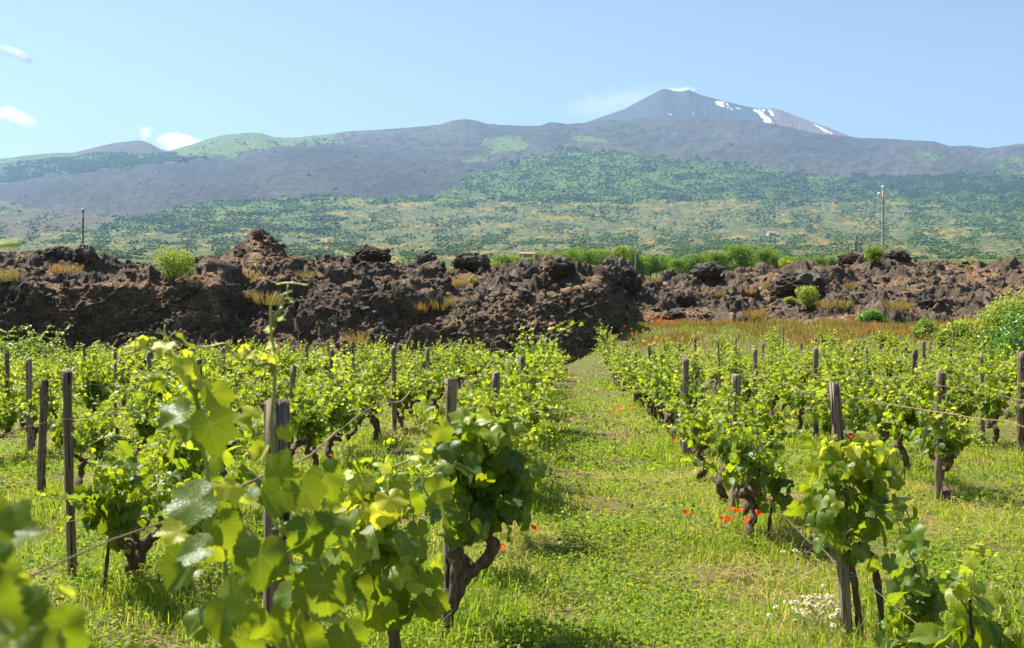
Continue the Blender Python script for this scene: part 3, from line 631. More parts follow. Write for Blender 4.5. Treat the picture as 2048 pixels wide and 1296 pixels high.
TB = tree_meshes(580, 5.0, 2.9, 5200, .15, 'tree_leaf', age=.75, base=.66)
x, d = (2172-1024)/F*30, 30
tree('edge_tree', 'bright leafed tree mostly outside the right edge, its twig tips in view', TB, (x, d, float(gh(x, d))), None, 1.2, (.86, .86, .9))

# reddish grass tufts on the lava
def tuft(base, w, h, n, seed, label, agem=.5):
    g = np.random.default_rng(seed); a = g.uniform(0, 6.28, n); r = w/2*np.sqrt(g.random(n)); b = np.stack([r*np.cos(a), r*np.sin(a), -.06+0*a], 1)
    dv = np.stack([np.cos(a)*.35+.2*g.standard_normal(n), np.sin(a)*.35+.2*g.standard_normal(n), 1+0*a], 1); hh = h*g.uniform(.5, 1.1, n)[:, None]
    wd = .011; sx = unit(np.stack([g.standard_normal(n), g.standard_normal(n)*.4, 0*a], 1))*wd
    V = np.stack([b-sx, b+sx, b+dv*hh*.6+sx*.8, b+dv*hh*.6-sx*.8, b+dv*hh*[1, 1, .95]], 1); i = np.arange(n)[:, None]*5
    ag = np.clip(agem+.25*g.standard_normal(n), 0, 1); C = np.stack([np.stack([ag*0+.05, ag*0+.1, ag*.7, ag*.7, ag], 1).ravel(), np.repeat(g.random(n), 5), np.zeros(5*n)], 1)
    o = mk('grass_tuft', V.reshape(-1, 3), [i+[0, 1, 2, 3], i+[3, 2, 4]], M['dry_grass'], None, C); o.location = base.tolist(); return tag(o, label, 'grass tuft', 'dry grass tufts on the lava')
for i, (px, py, w, h, lb, ag) in enumerate([
    (15, 560, 1.1, .5, 'rust-green grass tuft at the left edge of the lava', .4), (120, 542, .9, .4, 'orange grass tuft below the round left boulder', .7), (150, 545, .7, .4, 'small reddish tuft beside the orange one below the left boulder', .8),
    (497, 562, .9, .55, 'red-tipped grass tuft on the slope below the highest peak', .8), (520, 607, 1.7, .6, 'wide orange grass clump in the hollow of the left lava', .6), (485, 600, .8, .5, 'greenish grass clump left of the wide orange one', .25),
    (610, 555, .9, .4, 'pale green grass tuft right of the highest peak', .3), (718, 690, .95, .65, 'orange grass tuft low on the lava just above the vines', .55), (915, 572, 1.1, .4, 'orange-pink grass strip on the mid lava slope', .5),
    (845, 622, .5, .5, 'bright red flowering tuft on the middle lava slope', 1.0), (880, 618, .8, .45, 'pale orange tuft right of the red flowering one', .45), (905, 608, .5, .4, 'yellow-green tuft in the middle lava slope', .15),
    (1510, 640, 1.2, .6, 'rounded red-topped grass clump above the orange band', .7), (1540, 575, .6, .45, 'thin green-orange tuft on the right lava slope', .3), (1660, 615, 1.4, .45, 'orange grass clump right of the round bright shrub', .45),
    (1690, 612, .9, .45, 'pale grass clump further right of the round shrub', .35), (1440, 590, .6, .35, 'low yellowish tuft between the right blocks', .3), (1795, 618, 1.4, .4, 'pinkish grass strip under the dark cave on the right', .7),
    (1700, 575, .7, .4, 'small dry tuft beneath the right skyline shrub', .3), (1500, 585, .7, .35, 'small ochre tuft on the right slope', .4), (1310, 548, .6, .35, 'ochre tuft right behind the tallest boulder', .4), (660, 548, .7, .3, 'faint ochre tuft on the left skyline slope', .4)]):
    tuft(LP(px, py), w*.9, h*1.25, 150 if w < 1 else 280, 600+i, lb, ag*.8)

# ------------------------------------------------------------------ grass, weeds, orange band
def field_pts(n, d0, d1, g, pa=-520, pb=2640):
    d = np.sqrt(g.uniform(d0**2, d1**2, n)); px = g.uniform(pa, pb, n); return (px-1024)/F*d, d
def rowdist(x, y):
    v = x-ROWA*y; k = (v+.676)/2.13; return np.abs(k-np.round(k))*2.13, v
def blades(bands, name, label, m, hgt, seed, wid, straw=.2, lie=0., lo=.2):
    g = np.random.default_rng(seed); VV, CC_, = [], []
    for d0, d1, n, w in bands:
        x, y = field_pts(n, d0, d1, g); rd, v = rowdist(x, y)
        p = np.stack([x, y, 0*x], 1); pt = fbm(p*.75, 3, seed+5); pf = fbm(p*2.6, 2, seed+9)
        k = g.random(n) < np.clip(.60+pt*1.5+pf*1.6, .03, 1); x, y, rd, pt, pf, p = x[k], y[k], rd[k], pt[k], pf[k], p[k]; n = len(x)
        b = np.stack([x, y, gh(x, y)-.01], 1); a = g.uniform(0, 6.28, n)
        under = 1-ss(.25, .75, rd); h = hgt*g.uniform(.4, 1.15, n)*(.72+1.0*under+.6*pt); h *= np.where(g.random(n) < .06, 1.7, 1)
        lean = g.uniform(.15, .9, n)+lie; dx = np.stack([np.cos(a), np.sin(a), 0*a], 1)
        sx = np.stack([-np.sin(a), np.cos(a), 0*a], 1)*(w*wid*g.uniform(.6, 1.3, n))[:, None]/2
        up = np.array([0, 0, 1.]); hh = h[:, None]; le = lean[:, None]
        m1 = b+up*hh*.55/(1+.6*lie)+dx*hh*le*.3; tp = b+up*hh*(1-.45*np.minimum(le, 1))/(1+1.5*lie)+dx*hh*le*.9
        VV.append(np.stack([b-sx, b+sx, m1+sx*.85, m1-sx*.85, tp], 1))
        st = g.random(n) < straw*(1-1.6*pf); age = np.where(st, g.uniform(.8, 1, n), np.clip(lo+.22*g.standard_normal(n)-.35*pt, 0, .6))
        C = np.stack([age, g.random(n), 0*age], 1); CC_.append(np.repeat(C, 5, 0))
    V = np.concatenate(VV); n = len(V); i = np.arange(n)[:, None]*5
    o = mk(name, V.reshape(-1, 3), [i+[0, 1, 2, 3], i+[3, 2, 4]], m, None, np.concatenate(CC_)); tag(o, label, 'grass', kind='stuff')
B1 = [(2.6, 6, 52000, 1), (6, 10, 104000, 1.25), (10, 17, 136000, 1.9), (17, 30, 136000, 3.2), (30, 58, 110000, 6.5)]
blades(B1, 'meadow_grass', 'fresh green grass growing over the vineyard floor', M['grass'], .10, 700, .0046, .14)
blades([(2.6, 7, 24000, 1), (7, 14, 56000, 1.4), (14, 30, 56000, 2.4)], 'straw_litter', 'dry straw stalks lying among the grass', M['grass'], .17, 710, .0045, 1.0, 2.2)
def weeds(seed=720):
    g = np.random.default_rng(seed); mb = MB()
    for d0, d1, n, s in [(2.6, 6, 37000, .019), (6, 10, 74000, .024), (10, 18, 76000, .034), (18, 34, 55000, .055)]:
        x, y = field_pts(n, d0, d1, g); p = np.stack([x, y, 0*x], 1); pt = fbm(p*1.3, 3, 725)
        k = g.random(n) < np.clip(.42+pt*2.5, .02, 1); x, y, pt = x[k], y[k], pt[k]; n = len(x)
        pos = np.stack([x, y, gh(x, y)+g.uniform(.01, .11, n)], 1); nor = g.standard_normal((n, 3))*.55+[0, 0, 1]; tip = g.standard_normal((n, 3))*[1, 1, .35]
        leaves(mb, pos, tip, nor, s*1.45*g.uniform(.6, 1.5, n), np.clip(.35+.3*g.standard_normal(n)-.2*pt, 0, 1), QL, g)
    o = mb.build('leafy_weeds', M['weed']); tag(o, 'low clover and leafy weeds between the vine rows', 'weeds', kind='stuff')
weeds()
def band():
    g = np.random.default_rng(730); n = 60000; px = g.uniform(1150, 2200, n); d = g.uniform(49, 63, n); x = (px-1024)/F*d
    p = np.stack([x, d, 0*x], 1); nn = fbm(p*.3, 3, 735); n2 = fbm(p*1.1, 2, 738)
    k = (g.random(n) < np.clip(.25+1.6*nn+1.2*n2, 0, 1)*ss(1200, 1300, px+0*nn+d*0)+.06); px, d, x, nn, n2 = px[k], d[k], x[k], nn[k], n2[k]; n = len(x)
    b = np.stack([x, d, gh(x, d)], 1); a = g.uniform(0, 6.28, n); h = (.30+.25*n2)*g.uniform(.5, 1.1, n)*np.where(px < 1300, .6, 1); dx = np.stack([np.cos(a)*.3, np.sin(a)*.3, 1+0*a], 1); sx = np.stack([np.ones(n), 0*a, 0*a], 1)*.014
    V = np.stack([b-sx, b+sx, b+dx*h[:, None]*.6+sx*.8, b+dx*h[:, None]*.6-sx*.8, b+dx*h[:, None]], 1)
    ag = np.clip(.27+1.3*nn+.22*g.standard_normal(n)-.4*(px < 1290), 0, 1); i = np.arange(n)[:, None]*5
    C = np.stack([np.stack([ag*.3, ag*.3, ag*.8, ag*.8, ag], 1).ravel(), np.repeat(g.random(n), 5), np.zeros(5*n)], 1)
    o = mk('orange_grass', V.reshape(-1, 3), [i+[0, 1, 2, 3], i+[3, 2, 4]], M['dry_grass'], None, C); tag(o, 'orange and reddish dry grass band along the lava foot', 'grass', kind='stuff')
band()

# ------------------------------------------------------------------ grapevines
def trunk_parts(sb, g, h, arms, r0=.036, lean=.12, sides=10):
    """Gnarled stem from the ground to its head, then crooked arms. Returns arm points."""
    x, y = 0., 0.; pts = [(0, 0, -.12)]; k = 5
    for i in range(k):
        x += g.uniform(-1, 1)*lean*.5; y += g.uniform(-1, 1)*lean; pts.append((x, y, h*(i+1)/k))
    pth = spline(pts, 22); rad = r0*np.linspace(1.25, .85, 22)*(1+.14*np.sin(np.arange(22)*1.3+g.uniform(0, 6)))
    V, Q, T = tube(pth, rad, sides, .22, g.uniform(0, 50)); sb.add(V, Q, T); heads = []
    for a in range(arms):
        sg = 1 if a % 2 else -1; L = g.uniform(.18, .42)
        pp = [pth[-1]-[0, 0, .02], pth[-1]+[g.uniform(-.05, .05), sg*L*.5, g.uniform(-.04, .06)], pth[-1]+[g.uniform(-.08, .08), sg*L*.85, g.uniform(.0, .1)], pth[-1]+[g.uniform(-.08, .08), sg*L, g.uniform(.08, .2)]]
        q = spline(pp, 14); V, Q, T = tube(q, np.linspace(r0*.85, r0*.5, 14)*(1+.12*g.standard_normal(14)), sides, .22, g.uniform(0, 50)); sb.add(V, Q, T); heads += [q[5], q[9], q[13]]
    return heads or [pth[-1]]
def shoot_leaves(cb, lb, pth, g, tmpl, size0, step=1, stalk=True, a0=.1, side=None, first=2, lat=.35):
    n = len(pth); idx = np.arange(first, n, step); m = len(idx); tg = unit(np.gradient(pth, axis=0))[idx]; f = idx/(n-1)
    out = unit(np.cross(tg, [0, 0, 1.])+1e-6)*np.where(np.arange(m) % 2, 1, -1)[:, None]+g.standard_normal((m, 3))*.75; out[:, 2] = np.abs(out[:, 2])*.4; out = unit(out*[.8, 1, 1])
    sz = size0*(1-.68*np.maximum(f-.35, 0)/.65)*g.uniform(.75, 1.2, m); L = sz*g.uniform(.5, .95, m)*(1-.6*f); po = pth[idx]+out*L[:, None]+[0, 0, .01]
    tip = unit(out*g.uniform(.3, 1.0, m)[:, None]+g.standard_normal((m, 3))*.4-np.array([0, 0, 1.])*(g.uniform(.5, 1.7, m)*(1-.8*f))[:, None])
    nor = unit(out*.9+g.standard_normal((m, 3))*.5+[0, 0, .38]); age = np.clip(a0+.95*np.maximum(f-.35, 0)**1.15+.13*g.standard_normal(m), 0, 1)
    leaves(lb, po, tip, nor, sz, age, tmpl, g)
    if stalk:
        for a, b, s in zip(pth[idx], po, sz):
            V, Q, T = tube(np.array([a, (a+b)/2+[0, 0, .012], b]), [.0018, .0015, .0012], 4, cap=False); cb.add(V, Q, T, (.75, 0, 0))
    k = g.random(m) < lat; j = idx[k]                # small side-shoot leaves
    if len(j):
        leaves(lb, pth[j]+g.standard_normal((len(j), 3))*.028, g.standard_normal((len(j), 3))-[0, 0, .4], g.standard_normal((len(j), 3))*.5+[0, 0, .6], size0*.55*g.uniform(.6, 1.2, len(j)), np.clip(.45+.25*g.standard_normal(len(j)), 0, 1), tmpl, g)
def gen_shoot(g, st, L, lean, along=.5):
    d = np.array([g.normal(0, lean), g.normal(0, lean*along*2.7), 1.0]); up = g.random() < .22; L = L*1.3 if up else L; d = unit(d*[.5, .6, 1] if up else d); n = max(8, int(L/.05)); p = [np.array(st, float)]
    sag = g.uniform(.0, .14) if g.random() < .55 else g.uniform(.2, .45)
    if up: sag = .02
    for i in range(n):
        d = unit(d+g.standard_normal(3)*.12+np.array([d[0]*.06, d[1]*.05, -sag*(i/n)*.9])); p.append(p[-1]+d*.05)
    return np.array(p)
def vine_meshes(seed, tmpl=None, h=.52, arms=2, ns=13, L=(.35, .95), size=.11, lean=.34, r0=.036, stalk=False, floor=.17):
    g = np.random.default_rng(seed); tmpl = tmpl or TL; sb, cb, lb = MB(), MB(), MB()
    hd = trunk_parts(sb, g, h, arms, r0)
    for i in range(ns):
        st = hd[i % len(hd)]; pth = gen_shoot(g, st, g.uniform(*L), lean); pth[:, 2] = np.maximum(pth[:, 2], floor)
        V, Q, T = tube(pth, np.linspace(.0055, .002, len(pth)), 5); f = np.repeat(np.linspace(0, 1, len(pth)), 5); C = np.zeros((len(V), 3)); C[:len(f), 0] = .1+.9*f; cb.add(V, Q, T, C)
        shoot_leaves(cb, lb, pth, g, tmpl, size, 1, stalk, g.uniform(.02, .26))
    return sb.build('trunk', M['bark'], link=False), cb.build('cane', M['shoot'], link=False), lb.build('foliage', M['vine_leaf'], link=False, uv=True)
PROTO = [vine_meshes(800+i, None, h=(.38, .32, .46, .36, .43, .34)[i % 6], arms=(2, 2, 1, 2, 2, 1)[i % 6], ns=(27, 28, 25, 29, 26, 26)[i % 6], size=.092, lean=.16) for i in range(12)]
NEAR = [vine_meshes(830+i, TH, h=(.42, .36, .46, .4)[i], arms=(2, 2, 1, 2)[i], ns=(25, 24, 25, 23)[i], size=.098, lean=.18, stalk=True) for i in range(4)]
def vine(v, d, label, me, group, rz=0, sc=1, lat=0):
    x = rowx(v, d)+lat; r = thing('grapevine', label, 'grapevine', (x, d, float(gh(x, d))), group, -math.atan(ROWA)+rz, sc)
    for nme, m_ in zip(('trunk', 'cane', 'foliage'), me): use(nme, m_, r)
    return r
ORD = ['first', 'second', 'third', 'fourth', 'fifth', 'sixth', 'seventh', 'eighth', 'ninth', 'tenth', 'eleventh', 'twelfth', 'thirteenth']
ROWS = [(-.676-2.13*k, 'left', k) for k in range(10)]+[(1.455+2.13*k, 'right', k) for k in range(8)]
def rowname(side, k): return f'the row just {side} of the grass path' if k == 0 else f'the {ORD[k]} row {side} of the grass path'
g = np.random.default_rng(850); count = 0
START = {('left', 0): 8.0, ('right', 0): 9.2, ('left', 1): 7.7, ('right', 1): 11.6, ('left', 2): 12.2}
for v, side, k in ROWS:
    d = START.get((side, k), abs(v)*(2.02 if side == 'left' else 2.55)+g.uniform(0, .6)); end = 45.5 if side == 'left' else 47.5; i = 0
    if (side, k) == ('right', 0): end = 49
    while d < end:
        far = d > 21; near = d < 11; nm = rowname(side, k); px = 1024+rowx(v, d)/d*F
        if not (g.random() < .05 and d > 12):
            s = g.uniform(.86, 1.10)*(1.06 if far else .97); wide = 1.2 if far else 1.05
            if (side, k) == ('left', 0) and 17 < d < 24: s *= 1.38
            i += 1
            if i <= (8 if k < 3 else 4) and not far:
                lb = f'leafy grapevine, {ORD[i+3] if k == 0 else ORD[i-1]} from the camera in {nm}'; gp = 'grapevines of the vineyard'
            else:
                lb = f'small leafy grapevine far down {nm}'; gp = f'far vines in {nm}'
            vine(v, d, lb, NEAR[g.integers(4)] if near else PROTO[g.integers(12)], gp, math.pi*g.integers(2)+g.uniform(-.2, .2), (s*1.0, s*wide*1.06, s*(.86 if far else .98)), g.uniform(-.1, .1)); count += 1
        d += g.uniform(1.12, 1.4) if not far else g.uniform(1.5, 1.9)
print('vines', count)

# --- nearest vines, posed after the photo
def posed(label, base, trunks, shoots, fill, seed, group=None, size=.12, extra=(), ties=(), stalk=True, r0=.03, curls=True):
    """trunks, shoots: lists of world polylines; fill: (n, centre, half-sizes, leaf size, age)."""
    g = np.random.default_rng(seed); b = np.array(base, float); r = thing('grapevine', label, 'grapevine', b, group or 'grapevines of the vineyard'); sb, cb, lb = MB(), MB(), MB()
    for pts, ra in trunks:
        p = spline(np.array(pts)-b, 30); V, Q, T = tube(p, np.linspace(ra[0], ra[1], 30)*(1+.13*np.sin(np.arange(30)*1.1+seed)), 12, .2, seed); sb.add(V, Q, T)
    for pts, sz, a0 in shoots:
        p = np.array(pts)-b; L = np.linalg.norm(np.diff(p, axis=0), axis=1).sum(); p = spline(p, max(8, int(L/.05))); p = p+g.standard_normal(p.shape)*.004
        V, Q, T = tube(p, np.linspace(.0048, .0018, len(p)), 6); f = np.repeat(np.linspace(0, 1, len(p)), 6); C = np.zeros((len(V), 3)); C[:len(f), 0] = .25+.75*f; cb.add(V, Q, T, C)
        if sz: shoot_leaves(cb, lb, p, g, TH, sz, 1, stalk, a0, first=1)
        for q in p[3::4] if curls else ():                            # curled tendrils
            aa = g.uniform(0, 6.28); s_ = np.linspace(0, 1, 12)[:, None]; L_ = g.uniform(.06, .13)
            tp = q+s_*L_*np.array([math.cos(aa), math.sin(aa)*.5, .35])+np.stack([np.sin(s_[:, 0]*5)*.012, 0*s_[:, 0], np.cos(s_[:, 0]*5)*.012], 1)
            V, Q, T = tube(tp, np.linspace(.0013, .0006, 12), 4); cb.add(V, Q, T, (.95, 0, 0))
    for n, c, hs, sz, age in fill:
        pos = np.array(c)-b+np.clip(g.standard_normal((n, 3))*.55, -1.1, 1.1)*np.array(hs); out = unit((pos-(np.array(c)-b))/np.array(hs)+[0, -.25, 0])
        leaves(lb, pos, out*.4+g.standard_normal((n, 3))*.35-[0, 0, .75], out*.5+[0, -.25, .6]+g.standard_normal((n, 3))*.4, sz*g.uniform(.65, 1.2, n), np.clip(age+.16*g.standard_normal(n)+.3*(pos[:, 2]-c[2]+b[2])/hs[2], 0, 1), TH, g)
    for p0, tip, nor, sz, age in extra:
        leaves(lb, np.array([p0])-b, np.array([tip], float), np.array([nor], float), np.array([sz]), np.array([age]), TH, g)
    if trunks: sb.build('trunk', M['bark'], r)
    if cb.n: cb.build('cane', M['shoot'], r)
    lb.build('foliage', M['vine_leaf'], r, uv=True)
    for c in ties:
        a = np.linspace(0, 6.6, 20); V, Q, T = tube(np.stack([np.cos(a)*.022, np.sin(a)*.022, a*.0012], 1)+np.array(c)-b, .0028, 5); tb = MB(); tb.add(V, Q, T); tb.build('tie', M['tie'], r)
    return r
CAMV = np.array([0, -1., .25])
# A: the big leafy vine in front, left of the middle
dA = 1.95; A = lambda x, y, d=dA: P(x, y, d)
ex = []
for x, y, w, tp, no, ag, d in [
    (372, 745, 80, (-.3, -.1, .6), (.1, -.5, .9), .78, 1.9), (430, 790, 90, (.3, 0, -.6), (-.4, -.2, 1), .5, 1.9), (470, 840, 90, (.8, 0, -.3), (0, -.2, 1), .5, 1.95), (360, 830, 110, (-.7, -.1, -.4), (-.2, -.6, .9), .3, 1.85),
    (420, 850, 135, (.25, -.1, -1), (-.3, -1, .25), .1, 1.8), (350, 890, 80, (-.2, 0, -.8), (-.5, -.1, .9), .4, 1.85), (555, 960, 130, (.1, -.2, .5), (0, -.6, .8), .55, 1.9), (560, 985, 110, (-.2, -.2, -.9), (0, -1, .3), .3, 1.88),
    (395, 1000, 140, (-.8, -.2, -.35), (-.1, -.8, .7), .32, 1.75), (440, 1050, 110, (.3, -.1, -.8), (-.2, -.7, .6), .25, 1.8), (370, 1130, 130, (-.5, 0, -.9), (-.5, -.9, .4), .06, 1.78), (400, 1100, 110, (-.9, 0, -.25), (0, -.7, .9), .15, 1.75),
    (520, 1110, 150, (0, -.15, -1), (-.1, -1, .25), .02, 1.72), (470, 1180, 110, (-.4, -.1, -.8), (-.1, -.6, .6), .6, 1.8), (610, 980, 100, (.5, -.1, -.8), (.3, -.8, .5), .4, 1.95), (650, 950, 110, (.5, -.1, -1), (.4, -1, .2), .1, 1.98),
    (620, 1060, 130, (.2, 0, -1), (.2, -1, .2), .02, 1.85), (660, 1050, 110, (.4, 0, -.3), (0, -.4, 1), .15, 1.9), (650, 1170, 150, (.15, 0, -1), (.2, -1, .15), .02, 1.85), (600, 1180, 90, (-.2, 0, -.9), (.1, -.9, .4), .45, 1.95),
    (445, 1230, 120, (-.2, 0, -1), (-.4, -.9, .4), .12, 1.75), (540, 1240, 110, (.1, 0, -.8), (0, -.6, .7), .35, 1.8), (480, 1280, 120, (.2, 0, -.9), (0, -.9, .4), .2, 1.8), (600, 1280, 120, (.3, 0, -.8), (.1, -.8, .5), .25, 1.85), (690, 1270, 110, (.3, 0, -.9), (.2, -.8, .4), .2, 1.9),
    (545, 690, 32, (-.6, -.2, -.3), (0, -.6, .8), .95, 1.97), (540, 660, 30, (-.9, 0, .1), (0, -.5, .9), 1, 1.97), (560, 640, 24, (.7, 0, .1), (0, -.5, .9), 1, 1.97), (572, 860, 48, (.3, -.1, -.9), (.2, -.9, .4), .6, 1.9), (525, 900, 60, (-.4, -.1, -.6), (0, -.6, .7), .8, 1.9)]:
    ex.append((P(x, y, d), tp, no, w*.72*d/F, ag if ag > .7 else ag*.7))
posed('tall leafy grapevine whose long bare shoot rises past the thick post, nearest the camera', (-.62, 2.1, 0),
      [([(-.60, 2.12, -.1), (-.58, 2.1, .3), (-.52, 2.05, .55)], (.034, .026))],
      [([A(612, 1300), A(600, 1180), A(570, 1090), A(558, 1030)], .056, .15), ([A(558, 1030), A(546, 880), A(545, 800), A(543, 700), A(547, 640), A(556, 585)], .0, .9), ([A(545, 650), A(556, 615), A(576, 590)], .0, .9), ([A(470, 1300), A(450, 1150), A(425, 1000), A(405, 880), A(385, 780), A(372, 740)], .060, .12), ([A(590, 1200), A(630, 1080, 2.0), A(655, 1000, 2.05)], .052, .12), ([A(545, 735), A(500, 722), A(445, 700)], .02, .9), ([A(420, 860), A(360, 740), A(330, 698), A(280, 693), A(240, 712)], .035, .8)],
      [(16, P(450, 1150, 2.0), (.10, .16, .15), .052, .32), (10, P(610, 1210, 2.0), (.06, .12, .1), .055, .15)], 901, extra=ex)
# B: next plant in the same row
Bp = lambda x, y, d=3.4: P(x, y, d)
posed('leafy grapevine between the nearest tall vine and the double-trunk vine left of the path', (rowx(-.676, 3.5), 3.5, 0),
      [([P(795, 1330, 3.5)*[1, 1, 0]+[0, 0, -.1], P(790, 1330, 3.5), P(783, 1250, 3.5), P(775, 1180, 3.5)], (.022, .018))],
      [([Bp(780, 1250), Bp(770, 1120), Bp(745, 1000), Bp(715, 930), Bp(690, 880)], .088, .2), ([Bp(790, 1250), Bp(820, 1130), Bp(830, 1040), Bp(800, 960)], .088, .15), ([Bp(770, 1240), Bp(720, 1150), Bp(690, 1050), Bp(700, 990)], .088, .2), ([Bp(780, 1200), Bp(750, 1060), Bp(780, 950), Bp(840, 905), Bp(870, 930)], .075, .4)],
      [(74, P(780, 1105, 3.4), (.13, .2, .19), .082, .2), (28, P(750, 1010, 3.4), (.10, .16, .1), .07, .6)], 902, ties=[P(772, 1255, 3.48)])
# C: gnarled double-armed vine left of the path
dC = 6.35; Cp = lambda x, y, d=dC: P(x, y, d)
base = Cp(885, 1290); base[2] = 0
posed('old grapevine with a thick gnarled forked trunk left of the grass path', base,
      [([base+[0, 0, -.1], Cp(893, 1240), Cp(915, 1180), Cp(912, 1150), Cp(922, 1120), Cp(905, 1100), Cp(915, 1080), Cp(955, 1070)], (.040, .032)), ([Cp(915, 1165), Cp(945, 1142), Cp(975, 1115), Cp(988, 1090), Cp(975, 1070), Cp(985, 1045), Cp(1015, 1025)], (.036, .026)), ([Cp(1005, 1040), Cp(1025, 1015), Cp(1035, 985)], (.045, .05))],
      [([Cp(925, 1080), Cp(900, 980), Cp(885, 880), Cp(862, 835)], .125, .1), ([Cp(940, 1075), Cp(935, 960), Cp(930, 870), Cp(950, 810)], .125, .08), ([Cp(985, 1050), Cp(985, 950), Cp(975, 850), Cp(1000, 800)], .125, .06), ([Cp(1015, 1025), Cp(1025, 930), Cp(1010, 840)], .125, .06), ([Cp(1020, 1025), Cp(1050, 960), Cp(1030, 880)], .12, .06), ([Cp(920, 1075), Cp(860, 1000), Cp(800, 900), Cp(765, 890)], .09, .4)],
      [(120, Cp(955, 950), (.21, .22, .28), .112, .05), (34, Cp(935, 860), (.18, .2, .12), .10, .4), (20, Cp(1035, 960), (.09, .15, .2), .11, .05)], 903)
# D: out-of-focus leaves at the lower left corner
Dp = lambda x, y, d=.78: P(x, y, d)
ex = [(Dp(x-30, y+45, d), tp, no, w*.82*d/F, ag*.5) for x, y, w, tp, no, ag, d in [
    (-20, 1000, 190, (.55, -.1, -.6), (.1, -.6, .6), .12, .80), (30, 1020, 150, (.9, -.1, .0), (-.2, -.6, .8), .25, .84), (-10, 1090, 150, (.4, 0, -.8), (.3, -1, .3), .05, .76), (140, 1210, 150, (.15, 0, -1), (.1, -1, .25), .03, .84), (60, 1190, 200, (.4, -.1, -.5), (-.1, -.6, .8), .3, .76), (-20, 1180, 220, (.2, -.1, -.7), (0, -.8, .6), .25, .70), (40, 1290, 220, (.8, 0, -.2), (0, -.5, .9), .45, .70), (180, 1290, 160, (.8, 0, -.1), (0, -.4, .9), .6, .80), (-40, 920, 110, (.7, 0, -.2), (0, -.5, .9), .3, .82), (-60, 1290, 240, (.3, 0, .3), (0, -.7, .7), .3, .66), (110, 1260, 120, (-.3, 0, -.8), (-.2, -.6, .7), .2, .86)]]
r = posed('out-of-focus grapevine leaves filling the lower left corner closest to the camera', (rowx(-.676, .85), .85, 0),
      [([(rowx(-.676, .85), .85, -.1), (-.60, .86, .3), (-.58, .88, .62), (-.52, .86, .8)], (.034, .024))], [([(-.52, .86, .8), Dp(-160, 1290), Dp(-120, 1150), Dp(-110, 1000)], .07, .2), ([(-.52, .86, .8), Dp(-60, 1380), Dp(50, 1330), Dp(130, 1300)], .03, .25)], [(8, (-.44, .85, 1.26), (.05, .06, .12), .08, .25)], 904, extra=ex, size=.1, curls=False)
tb = MB()
for pts, ra in (([P(-160, 130, .62), P(-40, 98, .6), P(20, 102, .58), P(60, 122, .57)], .0006), ([P(-120, 560, .7), P(-20, 497, .72), P(40, 487, .73)], .0022)):
    V, Q, T = tube(spline([(-.52, .86, .9)]+pts, 26), np.linspace(.0012, ra, 26), 5); tb.add(V, Q, T, (1, 0, 0))
o = tb.build('tendril', M['shoot'], r); o.matrix_parent_inverse = r.matrix_basis.inverted()
o.location = (0, 0, 0)
# E: right of the path, beside the leaning post
dE = 6.35; Ep = lambda x, y, d=dE: P(x, y, d)
def gb(x, y, d): q = P(x, y, d); q[2] = -.1; return q
base = Ep(1740, 1290); base[2] = 0
posed('bright leafy grapevine on two thin trunks tied beside the leaning post right of the path', base,
      [([gb(1722, 1290, dE), Ep(1718, 1240), Ep(1712, 1190), Ep(1703, 1130), Ep(1692, 1080)], (.021, .014)), ([gb(1762, 1290, 6.5), Ep(1762, 1230), Ep(1755, 1170), Ep(1745, 1120), Ep(1730, 1102), Ep(1715, 1090)], (.017, .022))],
      [([Ep(1692, 1085), Ep(1660, 1000), Ep(1655, 930), Ep(1665, 880)], .12, .2), ([Ep(1700, 1085), Ep(1700, 980), Ep(1690, 900)], .12, .2), ([Ep(1725, 1095), Ep(1735, 1000), Ep(1745, 920), Ep(1738, 870)], .12, .25), ([Ep(1700, 1080), Ep(1640, 1040), Ep(1620, 990), Ep(1640, 920)], .12, .2), ([Ep(1730, 1095), Ep(1755, 1030), Ep(1765, 960), Ep(1740, 900)], .11, .3), ([Ep(1740, 1000), Ep(1800, 1010), Ep(1830, 1070), Ep(1850, 1130)], .11, .15)],
      [(100, Ep(1690, 1000), (.25, .22, .28), .090, .3), (40, Ep(1720, 920), (.17, .14, .14), .09, .55)], 905, ties=[Ep(1703, 1153), Ep(1752, 1180), Ep(1763, 1248)])
dF = 5.6
posed('drooping grapevine shoots low to the right of the leaning post, close to the camera', (rowx(1.47, dF), dF, 0),
      [([gb(1840, 1330, dF), P(1842, 1290, dF), P(1835, 1200, dF), P(1828, 1130, dF)], (.012, .009))],
      [([P(1830, 1130, dF), P(1800, 1060, dF), P(1780, 1010, dF)], .11, .3), ([P(1830, 1140, dF), P(1850, 1180, dF), P(1870, 1220, dF), P(1865, 1270, dF)], .12, .1), ([P(1835, 1200, dF), P(1800, 1230, dF), P(1780, 1290, dF)], .12, .1), ([P(1835, 1200, dF), P(1840, 1240, dF), P(1900, 1290, dF)], .12, .2)],
      [(22, P(1835, 1180, dF), (.08, .1, .16), .105, .12), (22, P(1800, 1290, dF), (.13, .12, .07), .10, .2)], 906)
dG = 4.5
posed('young sparse grapevine with pale top leaves at the lower right edge', (rowx(1.40, dG), dG, 0),
      [([gb(1940, 1500, dG), P(1945, 1400, dG), P(1943, 1300, dG), P(1940, 1200, dG)], (.010, .006))],
      [([P(1940, 1215, dG), P(1945, 1160, dG), P(1950, 1110, dG), P(1955, 1078, dG)], .075, .7), ([P(1942, 1290, dG), P(1990, 1250, dG), P(2010, 1190, dG)], .10, .15), ([P(1940, 1230, dG), P(1910, 1180, dG), P(1895, 1150, dG)], .10, .2)],
      [(12, P(1955, 1270, dG), (.16, .12, .1), .12, .15), (6, P(2030, 1285, dG), (.06, .08, .06), .11, .3)], 907)
